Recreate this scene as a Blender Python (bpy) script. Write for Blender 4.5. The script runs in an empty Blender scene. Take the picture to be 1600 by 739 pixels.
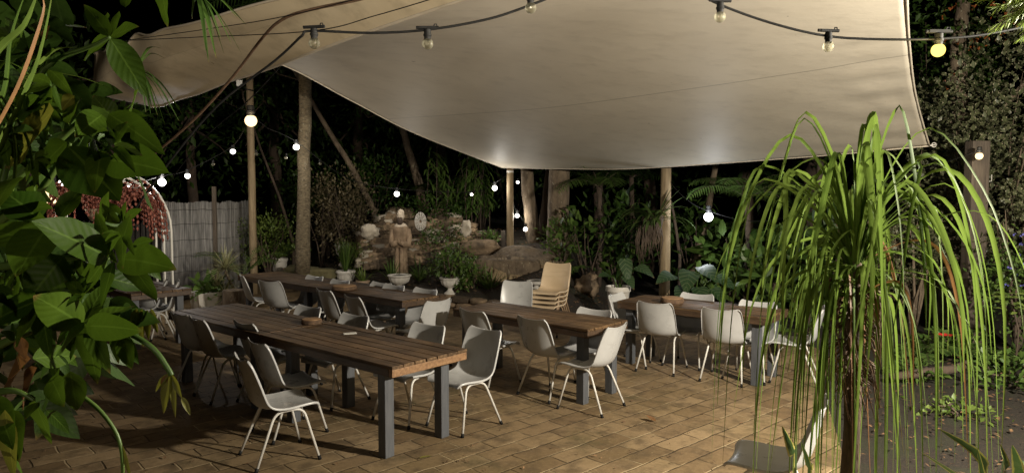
import bpy, math, random
from mathutils import Vector, Matrix, noise
random.seed(7)
R = math.radians
sc = bpy.context.scene
col = sc.collection
V = Vector

# ------------------------------------------------------------------ camera model
F, HORIZON, EYE = 1100.0, 303.0, 2.02
TILT = math.atan((369.5 - HORIZON) / F)
cam = bpy.data.objects.new("camera", bpy.data.cameras.new("camera"))
col.objects.link(cam)
cam.location = (0, 0, EYE)
cam.rotation_euler = (R(90) - TILT, 0, 0)
cam.data.sensor_width = 36
cam.data.lens = F / 1600 * 36
cam.data.clip_start = 0.05
cam.data.clip_end = 600
sc.camera = cam

def ray(px, py):
    a, b = (px - 800) / F, (369.5 - py) / F
    return V((a, math.cos(TILT) + b * math.sin(TILT), -math.sin(TILT) + b * math.cos(TILT)))
def at(px, py, Y):                      # point at distance Y down the garden
    d = ray(px, py); return V((0, 0, EYE)) + d * (Y / d.y)
def on(px, py, z=0.0):                  # point at height z
    d = ray(px, py); return V((0, 0, EYE)) + d * ((z - EYE) / d.z)

# ------------------------------------------------------------------ mesh builder
class MB:
    def __init__(s): s.v, s.f, s.uv = [], [], []
    def add(s, vs, fs, uvs=None):
        o = len(s.v)
        s.v.extend([tuple(p) for p in vs])
        s.uv.extend(uvs if uvs else [(0.5, 0.5)] * len(vs))
        s.f.extend([tuple(i + o for i in f) for f in fs])
    def box(s, c, size, rot=None):
        x, y, z = size[0] / 2, size[1] / 2, size[2] / 2
        p = [V((a * x, b * y, d * z)) for d in (-1, 1) for b in (-1, 1) for a in (-1, 1)]
        if rot is not None: p = [rot @ q for q in p]
        c = V(c)
        s.add([q + c for q in p], [(0, 2, 3, 1), (4, 5, 7, 6), (0, 1, 5, 4), (2, 6, 7, 3), (0, 4, 6, 2), (1, 3, 7, 5)])
    def tube(s, pts, r, seg=8, cap=True):
        pts = [V(p) for p in pts]; n = len(pts)
        if not isinstance(r, (list, tuple)): r = [r] * n
        up = V((0.13, 0.07, 1)).normalized(); vs = []; fs = []; uvs = []
        side = None; L = 0
        for i, p in enumerate(pts):
            t = (pts[min(i + 1, n - 1)] - pts[max(i - 1, 0)])
            t = t.normalized() if t.length > 1e-9 else V((0, 0, 1))
            if side is None:
                side = t.cross(up)
                if side.length < .1: side = t.cross(V((1, 0, 0)))
            side = (side - t * side.dot(t)).normalized()
            b = t.cross(side)
            if i: L += (pts[i] - pts[i - 1]).length
            for k in range(seg):
                a = 2 * math.pi * k / seg
                vs.append(p + (side * math.cos(a) + b * math.sin(a)) * r[i]); uvs.append((k / seg, L))
        for i in range(n - 1):
            for k in range(seg):
                k2 = (k + 1) % seg
                fs.append((i * seg + k, i * seg + k2, (i + 1) * seg + k2, (i + 1) * seg + k))
        if cap:
            fs.append(tuple(range(seg - 1, -1, -1))); fs.append(tuple((n - 1) * seg + k for k in range(seg)))
        s.add(vs, fs, uvs)
    def lathe(s, prof, c=(0, 0, 0), seg=20, sx=1, sy=1, flute=0, nfl=12):
        c = V(c); vs = []; fs = []; n = len(prof)
        for i, (r, z) in enumerate(prof):
            for k in range(seg):
                a = 2 * math.pi * k / seg
                fl = flute if not isinstance(flute, (list, tuple)) else flute[i]
                rr = r * (1 + fl * math.cos(a * nfl))
                vs.append(c + V((rr * math.cos(a) * sx, rr * math.sin(a) * sy, z)))
        for i in range(n - 1):
            for k in range(seg):
                k2 = (k + 1) % seg
                fs.append((i * seg + k, i * seg + k2, (i + 1) * seg + k2, (i + 1) * seg + k))
        fs.append(tuple(range(seg - 1, -1, -1))); fs.append(tuple((n - 1) * seg + k for k in range(seg)))
        s.add(vs, fs)
    def ball(s, c, r, seg=14, rings=9):
        r = V(r) if not isinstance(r, (int, float)) else V((r, r, r)); c = V(c)
        vs = [c + V((0, 0, -r.z))]; fs = []
        for i in range(1, rings):
            th = math.pi * i / rings
            for k in range(seg):
                a = 2 * math.pi * k / seg
                vs.append(c + V((r.x * math.sin(th) * math.cos(a), r.y * math.sin(th) * math.sin(a), -r.z * math.cos(th))))
        vs.append(c + V((0, 0, r.z)))
        for k in range(seg):
            fs.append((0, 1 + (k + 1) % seg, 1 + k))
            fs.append((len(vs) - 1, 1 + (rings - 2) * seg + k, 1 + (rings - 2) * seg + (k + 1) % seg))
        for i in range(rings - 2):
            for k in range(seg):
                k2 = (k + 1) % seg
                fs.append((1 + i * seg + k, 1 + i * seg + k2, 1 + (i + 1) * seg + k2, 1 + (i + 1) * seg + k))
        s.add(vs, fs)
    def rock(s, c, r, seed, amp=.28, seg=14, rings=9, rz=0, ex=.58):
        a = MB(); a.ball((0, 0, 0), 1.0, seg, rings)
        m = Matrix.Rotation(rz, 3, 'Z'); vs = []
        for p in a.v:
            p = V(p); q = p * 1.3 + V((seed * 7.1, seed * 3.3, seed))
            k = 1 + amp * noise.noise(q) + amp * .5 * noise.noise(q * 2.3)
            p = V([math.copysign(abs(x) ** ex, x) for x in p]) * k
            vs.append(V(c) + m @ V((p.x * r[0], p.y * r[1], p.z * r[2])))
        s.add(vs, a.f)
    def build(s, name, mat=None, parent=None, smooth=True, bevel=0, sharp=None):
        me = bpy.data.meshes.new(name)
        me.from_pydata(s.v, [], s.f)
        uvl = me.uv_layers.new(name="UVMap")
        idx = [0] * len(me.loops); me.loops.foreach_get("vertex_index", idx)
        flat = []
        for i in idx: flat.extend(s.uv[i])
        uvl.data.foreach_set("uv", flat)
        if smooth: me.polygons.foreach_set("use_smooth", [True] * len(me.polygons))
        if smooth and sharp: me.set_sharp_from_angle(angle=R(sharp))
        me.update()
        o = bpy.data.objects.new(name, me); col.objects.link(o)
        if mat: me.materials.append(mat)
        if parent: o.parent = parent
        if bevel:
            b = o.modifiers.new("bevel", 'BEVEL'); b.width = bevel; b.segments = 2; b.limit_method = 'ANGLE'
        return o

def tag(o, label=None, cat=None, group=None, kind=None):
    if label: o["label"] = label
    if cat: o["category"] = cat
    if group: o["group"] = group
    if kind: o["kind"] = kind
    return o
def thing(name, label, cat, loc=(0, 0, 0), rz=0, group=None):
    o = bpy.data.objects.new(name, None); col.objects.link(o)
    o.empty_display_size = .1
    o.location = loc; o.rotation_euler = (0, 0, rz)
    return tag(o, label, cat, group)
def kids(o): return [c for c in bpy.data.objects if c.parent == o]
def copy_tree(o, parent=None):
    c = o.copy(); col.objects.link(c); c.parent = parent
    for ch in kids(o): copy_tree(ch, c)
    return c

# ------------------------------------------------------------------ materials
def nodes(name):
    m = bpy.data.materials.new(name); m.use_nodes = True
    nt = m.node_tree
    return m, nt, nt.nodes["Principled BSDF"], nt.nodes["Material Output"]
def ramp(nt, fac, stops):
    r = nt.nodes.new("ShaderNodeValToRGB"); e = r.color_ramp.elements
    while len(e) < len(stops): e.new(.5)
    for el, (p, c) in zip(e, stops): el.position = p; el.color = (*c, 1)
    nt.links.new(fac, r.inputs[0]); return r.outputs[0]
def noisy(nt, vec, scale, detail=5, rough=.6):
    n = nt.nodes.new("ShaderNodeTexNoise"); n.inputs["Scale"].default_value = scale
    n.inputs["Detail"].default_value = detail; n.inputs["Roughness"].default_value = rough
    nt.links.new(vec, n.inputs["Vector"]); return n.outputs[0]
def math_(nt, op, a, b=None):
    m = nt.nodes.new("ShaderNodeMath"); m.operation = op
    for i, x in enumerate((a, b)):
        if x is None: continue
        if isinstance(x, (int, float)): m.inputs[i].default_value = x
        else: nt.links.new(x, m.inputs[i])
    return m.outputs[0]
def mix(nt, fac, a, b, mode='MIX'):
    m = nt.nodes.new("ShaderNodeMix"); m.data_type = 'RGBA'; m.blend_type = mode
    for sck, x in ((m.inputs[0], fac), (m.inputs[6], a), (m.inputs[7], b)):
        if isinstance(x, (int, float)): sck.default_value = x
        elif isinstance(x, tuple): sck.default_value = (*x, 1)
        else: nt.links.new(x, sck)
    return m.outputs[2]
def coords(nt, stretch=(1, 1, 1), rotz=0, world=False):
    t = nt.nodes.new("ShaderNodeTexCoord"); mp = nt.nodes.new("ShaderNodeMapping")
    mp.inputs["Scale"].default_value = stretch; mp.inputs["Rotation"].default_value = (0, 0, rotz)
    if world:
        g = nt.nodes.new("ShaderNodeNewGeometry"); nt.links.new(g.outputs["Position"], mp.inputs["Vector"])
    else:
        oi = nt.nodes.new("ShaderNodeObjectInfo")
        va = nt.nodes.new("ShaderNodeVectorMath"); va.operation = 'ADD'
        mm = math_(nt, 'MULTIPLY', oi.outputs["Random"], 57.0)
        nt.links.new(t.outputs["Object"], va.inputs[0]); nt.links.new(mm, va.inputs[1])
        nt.links.new(va.outputs[0], mp.inputs["Vector"])
    return mp.outputs[0]
def bump(nt, b, height, strength=.3, dist=.01):
    n = nt.nodes.new("ShaderNodeBump"); n.inputs["Strength"].default_value = strength; n.inputs["Distance"].default_value = dist
    nt.links.new(height, n.inputs["Height"]); nt.links.new(n.outputs[0], b.inputs["Normal"]); return n
def M(name, c1, c2, scale=6, rough=.6, bumps=.2, bscale=40, stretch=(1, 1, 1), metal=0, spec=.5, bdist=.005, rvar=.15, island=0, world=False):
    m, nt, b, out = nodes(name)
    v = coords(nt, stretch, world=world)
    n = noisy(nt, v, scale)
    c = ramp(nt, n, [(.32, c1), (.68, c2)])
    if island:
        g = nt.nodes.new("ShaderNodeNewGeometry")
        k = math_(nt, 'ADD', math_(nt, 'MULTIPLY', g.outputs["Random Per Island"], island), 1 - island / 2)
        gr = nt.nodes.new("ShaderNodeCombineColor")
        for i in range(3): nt.links.new(k, gr.inputs[i])
        c = mix(nt, 1.0, c, gr.outputs[0], 'MULTIPLY')
    nt.links.new(c, b.inputs["Base Color"])
    n2 = noisy(nt, v, bscale, 6)
    if bumps: bump(nt, b, n2, bumps, bdist)
    nt.links.new(math_(nt, 'ADD', math_(nt, 'MULTIPLY', n, rvar), rough - rvar / 2), b.inputs["Roughness"])
    b.inputs["Metallic"].default_value = metal; b.inputs["Specular IOR Level"].default_value = spec
    return m
def LM(name, dark, light, rough=.4, transl=.25, margin=None, vein=.35, nv=9, mark=None, spec=.45):
    """leaf: colour varies leaf by leaf; midrib and side veins from the leaf's own UV"""
    m, nt, b, out = nodes(name)
    g = nt.nodes.new("ShaderNodeNewGeometry"); uv = nt.nodes.new("ShaderNodeUVMap")
    sp = nt.nodes.new("ShaderNodeSeparateXYZ"); nt.links.new(uv.outputs[0], sp.inputs[0])
    c = ramp(nt, g.outputs["Random Per Island"], [(0.0, dark), (1.0, light)])
    v = coords(nt)
    n = noisy(nt, v, 14, 4)
    dk = tuple(x * .55 for x in dark)
    c = mix(nt, math_(nt, 'MULTIPLY', ramp_val(nt, n, .45, .75), .5), c, dk)
    au = math_(nt, 'ABSOLUTE', math_(nt, 'SUBTRACT', sp.outputs[0], .5))
    rib = math_(nt, 'LESS_THAN', au, .03)
    side = math_(nt, 'SINE', math_(nt, 'MULTIPLY', math_(nt, 'SUBTRACT', sp.outputs[1], math_(nt, 'MULTIPLY', au, .45)), nv * 6.283))
    sv = ramp_val(nt, side, .90, 1.0)
    c = mix(nt, math_(nt, 'MULTIPLY', ramp_val(nt, math_(nt, 'ADD', sp.outputs[1], math_(nt, 'MULTIPLY', n, .25)), 1.03, 1.13), math_(nt, 'GREATER_THAN', g.outputs["Random Per Island"], .45)), c, (.12, .075, .025))
    if margin: c = mix(nt, ramp_val(nt, au, .30, .38), c, margin)
    if mark: c = mix(nt, math_(nt, 'MULTIPLY', sv, .9), c, mark)
    lt = tuple(min(1, x * 2.0 + .015) for x in light)
    c = mix(nt, math_(nt, 'MULTIPLY', math_(nt, 'MAXIMUM', rib, math_(nt, 'MULTIPLY', sv, .2)), vein), c, lt)
    nt.links.new(c, b.inputs["Base Color"]); b.inputs["Roughness"].default_value = rough
    b.inputs["Specular IOR Level"].default_value = spec
    h = math_(nt, 'ADD', math_(nt, 'MULTIPLY', side, .5), math_(nt, 'MULTIPLY', n, .8))
    bump(nt, b, h, .12, .004)
    tr = nt.nodes.new("ShaderNodeBsdfTranslucent")
    nt.links.new(mix(nt, .5, c, tuple(min(1, x * 1.6) for x in light)), tr.inputs["Color"])
    ms = nt.nodes.new("ShaderNodeMixShader"); ms.inputs[0].default_value = transl
    nt.links.new(b.outputs[0], ms.inputs[1]); nt.links.new(tr.outputs[0], ms.inputs[2])
    nt.links.new(ms.outputs[0], out.inputs[0])
    return m
def ramp_val(nt, x, lo, hi):
    mr = nt.nodes.new("ShaderNodeMapRange"); mr.inputs[1].default_value = lo; mr.inputs[2].default_value = hi
    nt.links.new(x, mr.inputs[0]); return mr.outputs[0]
def EM(name, colour, strength):
    m, nt, b, out = nodes(name)
    e = nt.nodes.new("ShaderNodeEmission"); e.inputs[0].default_value = (*colour, 1); e.inputs[1].default_value = strength
    nt.links.new(e.outputs[0], out.inputs[0]); return m

m_chair = M("grey_plastic", (.37, .37, .365), (.43, .43, .425), 7, .30, .06, 60, rvar=.25)
m_tan = M("tan_plastic", (.50, .385, .25), (.58, .455, .31), 5, .38, .08, 60)
m_steel = M("painted_tube", (.50, .48, .44), (.62, .60, .56), 14, .4, .1, 80)
m_tansteel = M("bronze_tube", (.26, .17, .10), (.36, .25, .15), 14, .4, .1, 80)
m_black = M("black_rubber", (.008, .008, .008), (.014, .014, .014), 10, .6, .1, 60, spec=.15)
m_legs = M("grey_painted_timber", (.060, .064, .072), (.090, .094, .102), 5, .5, .35, 14, (8, 8, 1), bdist=.004)
m_pole = M("pine_pole", (.16, .115, .065), (.30, .225, .13), 5, .75, .5, 18, (6, 6, .6), bdist=.01)
m_old = M("weathered_timber", (.045, .034, .025), (.105, .082, .06), 5, .8, .5, 18, (6, 6, .6), bdist=.01)
m_bark = M("bark", (.07, .05, .032), (.20, .15, .10), 9, .9, 1.0, 16, (1, 1, .45), bdist=.03)
m_barkdark = M("dark_bark", (.04, .028, .02), (.10, .07, .048), 8, .9, .9, 18, (1, 1, .4), bdist=.03)
m_palmbark = M("palm_bark", (.05, .038, .022), (.20, .16, .10), 16, .95, 1.0, 26, (1, 1, 2.2), bdist=.015)
def lichen(m, amt):
    nt = m.node_tree; b = nt.nodes["Principled BSDF"]; l = b.inputs["Base Color"].links[0].from_socket
    v = coords(nt, (1, 1, .6)); n = noisy(nt, v, 26, 3); k = math_(nt, 'MULTIPLY', ramp_val(nt, n, .62, .68), amt)
    nt.links.new(mix(nt, k, l, (.30, .27, .20)), b.inputs["Base Color"])
lichen(m_bark, .7); lichen(m_palmbark, .8)
m_hairy = M("hairy_stem", (.04, .025, .016), (.17, .11, .065), 14, .95, 1.0, 40, (3, 3, .5), bdist=.02)
m_rock = M("sandstone", (.06, .042, .025), (.28, .20, .125), 4, .85, 1.0, 9, bdist=.03, island=1.3)
m_pale_rock = M("pale_stone", (.30, .26, .20), (.55, .49, .40), 4, .85, .8, 9, bdist=.03, island=.5)
m_moss = M("mossy_stone", (.08, .075, .035), (.20, .175, .09), 5, .95, 1.0, 25, bdist=.02)
m_whiteconc = M("white_concrete", (.50, .47, .42), (.68, .65, .60), 7, .7, .25, 40, bdist=.005)
m_terra = M("terracotta", (.28, .19, .12), (.45, .34, .24), 6, .8, .3, 30)
m_beard = M("dark_stained_stone", (.03, .02, .014), (.07, .045, .03), 8, .8, .5, 30)
m_statue = M("stained_stone", (.13, .085, .05), (.36, .26, .17), 5, .8, .5, 30)
m_statuepale = M("pale_carved_stone", (.40, .33, .25), (.56, .48, .38), 8, .8, .4, 30)
m_white = M("white_enamel", (.66, .65, .60), (.78, .77, .72), 6, .35, .05, 50)
m_slat = M("split_reed", (.085, .083, .080), (.26, .252, .242), 9, .8, .5, 40, (3, 3, .25), island=.7)
m_picket = M("dark_picket", (.02, .018, .015), (.045, .04, .034), 6, .8, .4, 20, (4, 4, .6))
m_slice = M("log_slice_wood", (.22, .12, .05), (.38, .22, .10), 14, .7, .5, 30)
m_slicebark = M("log_slice_bark", (.06, .035, .02), (.15, .09, .05), 20, .9, 1.0, 30, bdist=.01)
m_paper = M("card", (.6, .58, .52), (.7, .68, .62), 6, .7, .0, 50)
m_cable = M("black_cable", (.007, .007, .007), (.012, .012, .012), 20, .6, .1, 60, spec=.12)
m_brownc = M("brown_cable", (.05, .028, .016), (.10, .06, .035), 20, .6, .2, 60)
m_litter = M("dry_leaf", (.06, .030, .014), (.18, .10, .045), 9, .8, .4, 40, island=1.0)
m_petal_r = M("red_petal", (.45, .02, .02), (.6, .04, .03), 9, .5, .1, 40)
m_petal_b = M("blue_petal", (.06, .06, .24), (.12, .11, .38), 9, .5, .1, 40)
m_petal_o = M("orange_petal", (.22, .06, .015), (.36, .12, .03), 9, .5, .1, 40, island=.5)
m_red = M("red_cactus", (.17, .055, .04), (.34, .13, .095), 7, .7, .2, 30, island=.5, spec=.2)

def wood_top():
    m, nt, b, out = nodes("dark_stained_boards")
    v = coords(nt, (1.1, 22, 22)); w = coords(nt, (1, 1, 1))
    g = nt.nodes.new("ShaderNodeNewGeometry")
    grain = noisy(nt, v, 2.2, 8, .65); blot = noisy(nt, w, 3.2, 4)
    c = ramp(nt, grain, [(.30, (.032, .018, .008)), (.52, (.110, .064, .030)), (.80, (.29, .19, .10))])
    c = mix(nt, math_(nt, 'MULTIPLY', ramp_val(nt, blot, .45, .7), .75), c, (.04, .024, .014))
    kn = nt.nodes.new('ShaderNodeTexVoronoi'); kn.inputs['Scale'].default_value = 3.2; nt.links.new(coords(nt, (1, 2.2, 1)), kn.inputs['Vector'])
    c = mix(nt, math_(nt, 'MULTIPLY', ramp_val(nt, kn.outputs['Distance'], .10, .05), .8), c, (.02, .011, .006))
    wear = noisy(nt, coords(nt, (2, 9, 9)), 4, 6, .75); c = mix(nt, math_(nt, 'MULTIPLY', ramp_val(nt, wear, .58, .74), .55), c, (.27, .20, .135))
    k = math_(nt, 'ADD', math_(nt, 'MULTIPLY', g.outputs["Random Per Island"], .7), .65)
    gr = nt.nodes.new("ShaderNodeCombineColor")
    for i in range(3): nt.links.new(k, gr.inputs[i])
    c = mix(nt, 1.0, c, gr.outputs[0], 'MULTIPLY')
    nt.links.new(c, b.inputs["Base Color"])
    nt.links.new(math_(nt, 'ADD', math_(nt, 'MULTIPLY', blot, .3), .42), b.inputs["Roughness"]); b.inputs["Specular IOR Level"].default_value = .28
    bump(nt, b, grain, .55, .004)
    return m
m_top = wood_top()
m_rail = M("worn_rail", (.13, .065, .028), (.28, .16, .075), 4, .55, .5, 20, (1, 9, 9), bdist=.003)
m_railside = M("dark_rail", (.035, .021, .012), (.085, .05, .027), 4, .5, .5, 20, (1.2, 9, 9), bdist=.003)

def paving():
    m, nt, b, out = nodes("tan_pavers")
    v = coords(nt, (1, 1, 1), R(-42), world=True)
    wob = nt.nodes.new("ShaderNodeTexNoise"); wob.inputs["Scale"].default_value = 3.0; nt.links.new(v, wob.inputs["Vector"])
    va = nt.nodes.new("ShaderNodeVectorMath"); va.operation = 'MULTIPLY_ADD'
    nt.links.new(wob.outputs["Color"], va.inputs[0]); va.inputs[1].default_value = (.040, .040, 0); nt.links.new(v, va.inputs[2])
    br = nt.nodes.new("ShaderNodeTexBrick")
    br.inputs["Scale"].default_value = 1; br.inputs["Brick Width"].default_value = .40; br.inputs["Row Height"].default_value = .20
    br.inputs["Mortar Size"].default_value = .010; br.inputs["Mortar Smooth"].default_value = .8; br.inputs["Bias"].default_value = 0
    br.inputs["Color1"].default_value = (.150, .098, .050, 1); br.inputs["Color2"].default_value = (.275, .195, .108, 1); br.inputs["Mortar"].default_value = (.055, .036, .018, 1)
    nt.links.new(va.outputs[0], br.inputs["Vector"])
    big = noisy(nt, v, 1.1, 5); fine = noisy(nt, v, 26, 6, .7); mid = noisy(nt, v, 5, 5)
    c = mix(nt, ramp_val(nt, big, .42, .68), br.outputs["Color"], (.14, .098, .042), 'MIX')
    c = mix(nt, .65, br.outputs["Color"], c)
    c = mix(nt, math_(nt, 'MULTIPLY', ramp_val(nt, mid, .46, .66), .7), c, (.070, .048, .026))
    moss = noisy(nt, v, 1.7, 7, .7); c = mix(nt, math_(nt, 'MULTIPLY', ramp_val(nt, moss, .55, .68), .55), c, (.055, .050, .020))
    c = mix(nt, math_(nt, 'MULTIPLY', ramp_val(nt, fine, .55, .8), .5), c, (.36, .27, .16))
    c = mix(nt, math_(nt, 'MULTIPLY', ramp_val(nt, fine, .45, .25), .5), c, (.06, .04, .02))
    sandy = math_(nt, 'MULTIPLY', br.outputs["Fac"], ramp_val(nt, noisy(nt, v, 2.3, 3), .48, .6))
    c = mix(nt, sandy, c, (.34, .26, .15))
    nt.links.new(c, b.inputs["Base Color"])
    b.inputs["Roughness"].default_value = .78; b.inputs["Specular IOR Level"].default_value = .3
    lum = nt.nodes.new('ShaderNodeRGBToBW'); nt.links.new(br.outputs['Color'], lum.inputs[0])
    h = math_(nt, 'ADD', math_(nt, 'ADD', math_(nt, 'MULTIPLY', br.outputs["Fac"], -1.2), math_(nt, 'MULTIPLY', lum.outputs[0], 4)), math_(nt, 'ADD', math_(nt, 'MULTIPLY', fine, .5), math_(nt, 'MULTIPLY', mid, .5)))
    bump(nt, b, h, .6, .009)
    return m
def soil():
    m, nt, b, out = nodes("leafy_soil")
    v = coords(nt, (1, 1, 1), 0, world=True)
    n = noisy(nt, v, 2.2, 6); f = noisy(nt, v, 34, 6, .75)
    c = ramp(nt, f, [(.3, (.008, .006, .004)), (.55, (.024, .016, .009)), (.80, (.085, .05, .024))])
    c = mix(nt, math_(nt, 'MULTIPLY', ramp_val(nt, n, .48, .62), .6), c, (.022, .026, .008))
    nt.links.new(c, b.inputs["Base Color"]); b.inputs["Roughness"].default_value = .9
    bump(nt, b, f, 1.0, .03); return m
def canvas(name, c1, c2, dirt, rough):
    m, nt, b, out = nodes(name)
    uv = nt.nodes.new("ShaderNodeUVMap"); sp = nt.nodes.new("ShaderNodeSeparateXYZ"); nt.links.new(uv.outputs[0], sp.inputs[0])
    v = coords(nt); big = noisy(nt, v, .9, 5); st = noisy(nt, coords(nt, (1.1, 1.9, 1.5)), 3, 6, .65); fine = noisy(nt, v, 70, 4)
    c = ramp(nt, big, [(.3, c1), (.7, c2)])
    c = mix(nt, math_(nt, 'MULTIPLY', ramp_val(nt, st, .5, .8), dirt), c, tuple(x * .45 for x in c1))
    seams = None
    for s0 in (.36,):
        d = math_(nt, 'ABSOLUTE', math_(nt, 'SUBTRACT', sp.outputs[1], s0))
        k = math_(nt, 'LESS_THAN', d, .0016); seams = k if seams is None else math_(nt, 'MAXIMUM', seams, k)
    c = mix(nt, math_(nt, 'MULTIPLY', seams, .55), c, tuple(x * .4 for x in c1))
    sp2 = noisy(nt, v, 9, 2); c = mix(nt, math_(nt, 'MULTIPLY', ramp_val(nt, sp2, .76, .79), .6), c, (.06, .045, .03))
    nt.links.new(c, b.inputs["Base Color"]); b.inputs["Roughness"].default_value = rough; b.inputs["Specular IOR Level"].default_value = .35
    h = math_(nt, 'ADD', math_(nt, 'MULTIPLY', st, .8), math_(nt, 'ADD', math_(nt, 'MULTIPLY', fine, .08), math_(nt, 'MULTIPLY', seams, .5)))
    bump(nt, b, h, .35, .012); return m
m_pave, m_soil = paving(), soil()
m_sail = canvas("beige_sail_cloth", (.53, .475, .385), (.60, .545, .45), .30, .56)
m_sailold = canvas("stained_sail_cloth", (.50, .42, .29), (.58, .50, .36), .6, .6)
m_hem = M("sail_hem", (.48, .42, .33), (.56, .50, .41), 8, .5, .2, 60)

l_big = LM("broad_leaf", (.017, .043, .003), (.055, .098, .008), .5, .3, nv=8, vein=.34, spec=.15)
l_dark = LM("shadow_leaf", (.019, .043, .007), (.045, .088, .014), .5, .2, nv=8, vein=.15, spec=.3)
l_yellow = LM("yellowing_leaf", (.09, .095, .010), (.14, .14, .018), .5, .3, nv=12, vein=.35)
l_dry = LM("dried_leaf", (.09, .042, .014), (.18, .085, .026), .7, .2, nv=9, vein=.2)
l_wilt = LM("wilted_leaf", (.16, .15, .025), (.26, .24, .06), .6, .3, nv=6, vein=.2)
l_strap = LM("strap_leaf", (.046, .092, .012), (.150, .220, .042), .62, .3, nv=0, vein=.3, spec=.08)
l_strapdry = LM("dry_strap_leaf", (.22, .10, .035), (.34, .18, .07), .6, .2, nv=0, vein=.2)
l_snake = LM("snake_plant_leaf", (.03, .075, .018), (.06, .11, .03), .35, .1, margin=(.42, .38, .10), nv=5, vein=.15)
l_mid = LM("garden_leaf", (.040, .085, .016), (.110, .175, .036), .42, .25, nv=7, vein=.25)
l_fine = LM("light_green_leaf", (.07, .12, .02), (.17, .23, .05), .45, .25, nv=6, vein=.2)
l_vari = LM("variegated_leaf", (.050, .062, .026), (.105, .115, .055), .45, .15, margin=(.34, .31, .20), nv=5, vein=.2)
l_brown = LM("olive_leaf", (.075, .062, .030), (.20, .165, .095), .5, .2, nv=5, vein=.2)
l_drac = LM("dracaena_leaf", (.10, .115, .045), (.22, .22, .10), .4, .2, margin=(.42, .39, .22), nv=0, vein=.2)
l_ear = LM("elephant_ear_leaf", (.012, .036, .012), (.030, .066, .020), .38, .15, nv=6, vein=.2, mark=(.16, .19, .10))
l_staghorn = LM("staghorn_frond", (.04, .075, .018), (.10, .15, .04), .4, .2, nv=4, vein=.2)
l_palm = LM("palm_leaflet", (.040, .085, .018), (.110, .175, .040), .4, .2, nv=0, vein=.3)

# ------------------------------------------------------------------ leaf builders
def leaf(mb, p, d, n, L, W, segs=5, fold=.25, droop=.5, shape='ovate', wave=0):
    p = V(p); d = V(d).normalized(); n = V(n)
    side = d.cross(n)
    if side.length < 1e-4: side = d.cross(V((.3, .5, .8)))
    side.normalize(); vs = []; uvs = []; fs = []
    for i in range(segs + 1):
        t = i / segs
        if shape == 'ovate': w = math.sin(math.pi * min(1, t ** .72)) ** .85
        elif shape == 'heart': w = math.sin(math.pi * min(1, .22 + .78 * t ** .62)) ** .9
        elif shape == 'strap': w = min(1, .55 + t * 3) * min(1, (1 - t) * 3.0)
        else: w = math.sin(math.pi * min(1, .08 + .92 * t ** .6))
        w = max(w, .02) * W / 2
        nn = side.cross(d).normalized()
        wv = wave * math.sin(t * 9 + W * 50) * w
        vs += [p - side * w + nn * (fold * w + wv), p, p + side * w + nn * (fold * w - wv)]
        uvs += [(0, t), (.5, t), (1, t)]
        p = p + d * (L / segs)
        d = (d + V((0, 0, -1)) * (droop / segs)).normalized()
    for i in range(segs):
        a = i * 3
        fs += [(a, a + 1, a + 4, a + 3), (a + 1, a + 2, a + 5, a + 4)]
    mb.add(vs, fs, uvs)
def mini(mb, p, d, n, L, W):            # small leaf of two faces
    d = d.normalized(); s = d.cross(n)
    if s.length < 1e-4: return
    s.normalize(); nn = s.cross(d); q = p + d * (L * .45)
    mb.add([p, q - s * W / 2 + nn * W * .18, p + d * L, q + s * W / 2 + nn * W * .18, q],
           [(0, 4, 1), (1, 4, 2), (0, 3, 4), (3, 2, 4)], [(.5, 0), (0, .5), (.5, 1), (1, .5), (.5, .5)])
def rv(): return V((random.gauss(0, 1), random.gauss(0, 1), random.gauss(0, 1))).normalized()
def spine(p, d, L, n=12, grav=1.0, stiff=1.6):
    """points of an arching blade: sets off along d and is bent down more and more"""
    p = V(p); d = V(d).normalized(); pts = [p.copy()]
    for i in range(n):
        t = i / n
        p = p + d * (L / n); pts.append(p.copy())
        d = (d + V((0, 0, -1)) * (grav / n) * (stiff * t + .25)).normalized()
    return pts
def blade(mb, pts, W, fold=.35, taper=.35, base=.7, twist=0):
    n = len(pts); vs = []; uvs = []; fs = []; side = None; tw = random.uniform(-twist, twist); tw0 = random.uniform(-twist, twist) * .4
    for i, p in enumerate(pts):
        t = i / (n - 1); d = (pts[min(i + 1, n - 1)] - pts[max(i - 1, 0)]).normalized()
        if side is None:
            side = d.cross(V((0, 0, 1)))
            if side.length < .12: side = d.cross(rv())
        side = (side - d * side.dot(d))
        side.normalize(); nn = side.cross(d); a_ = tw0 + tw * t
        sd, nn = side * math.cos(a_) + nn * math.sin(a_), nn * math.cos(a_) - side * math.sin(a_)
        w = W / 2 * min(1, base + t * 2) * (1 if t < 1 - taper else max(.04, (1 - t) / taper) ** .8)
        vs += [p - sd * w + nn * fold * w, p, p + sd * w + nn * fold * w]; uvs += [(0, t), (.5, t), (1, t)]
    for i in range(n - 1):
        a = i * 3; fs += [(a, a + 1, a + 4, a + 3), (a + 1, a + 2, a + 5, a + 4)]
    mb.add(vs, fs, uvs)
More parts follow.
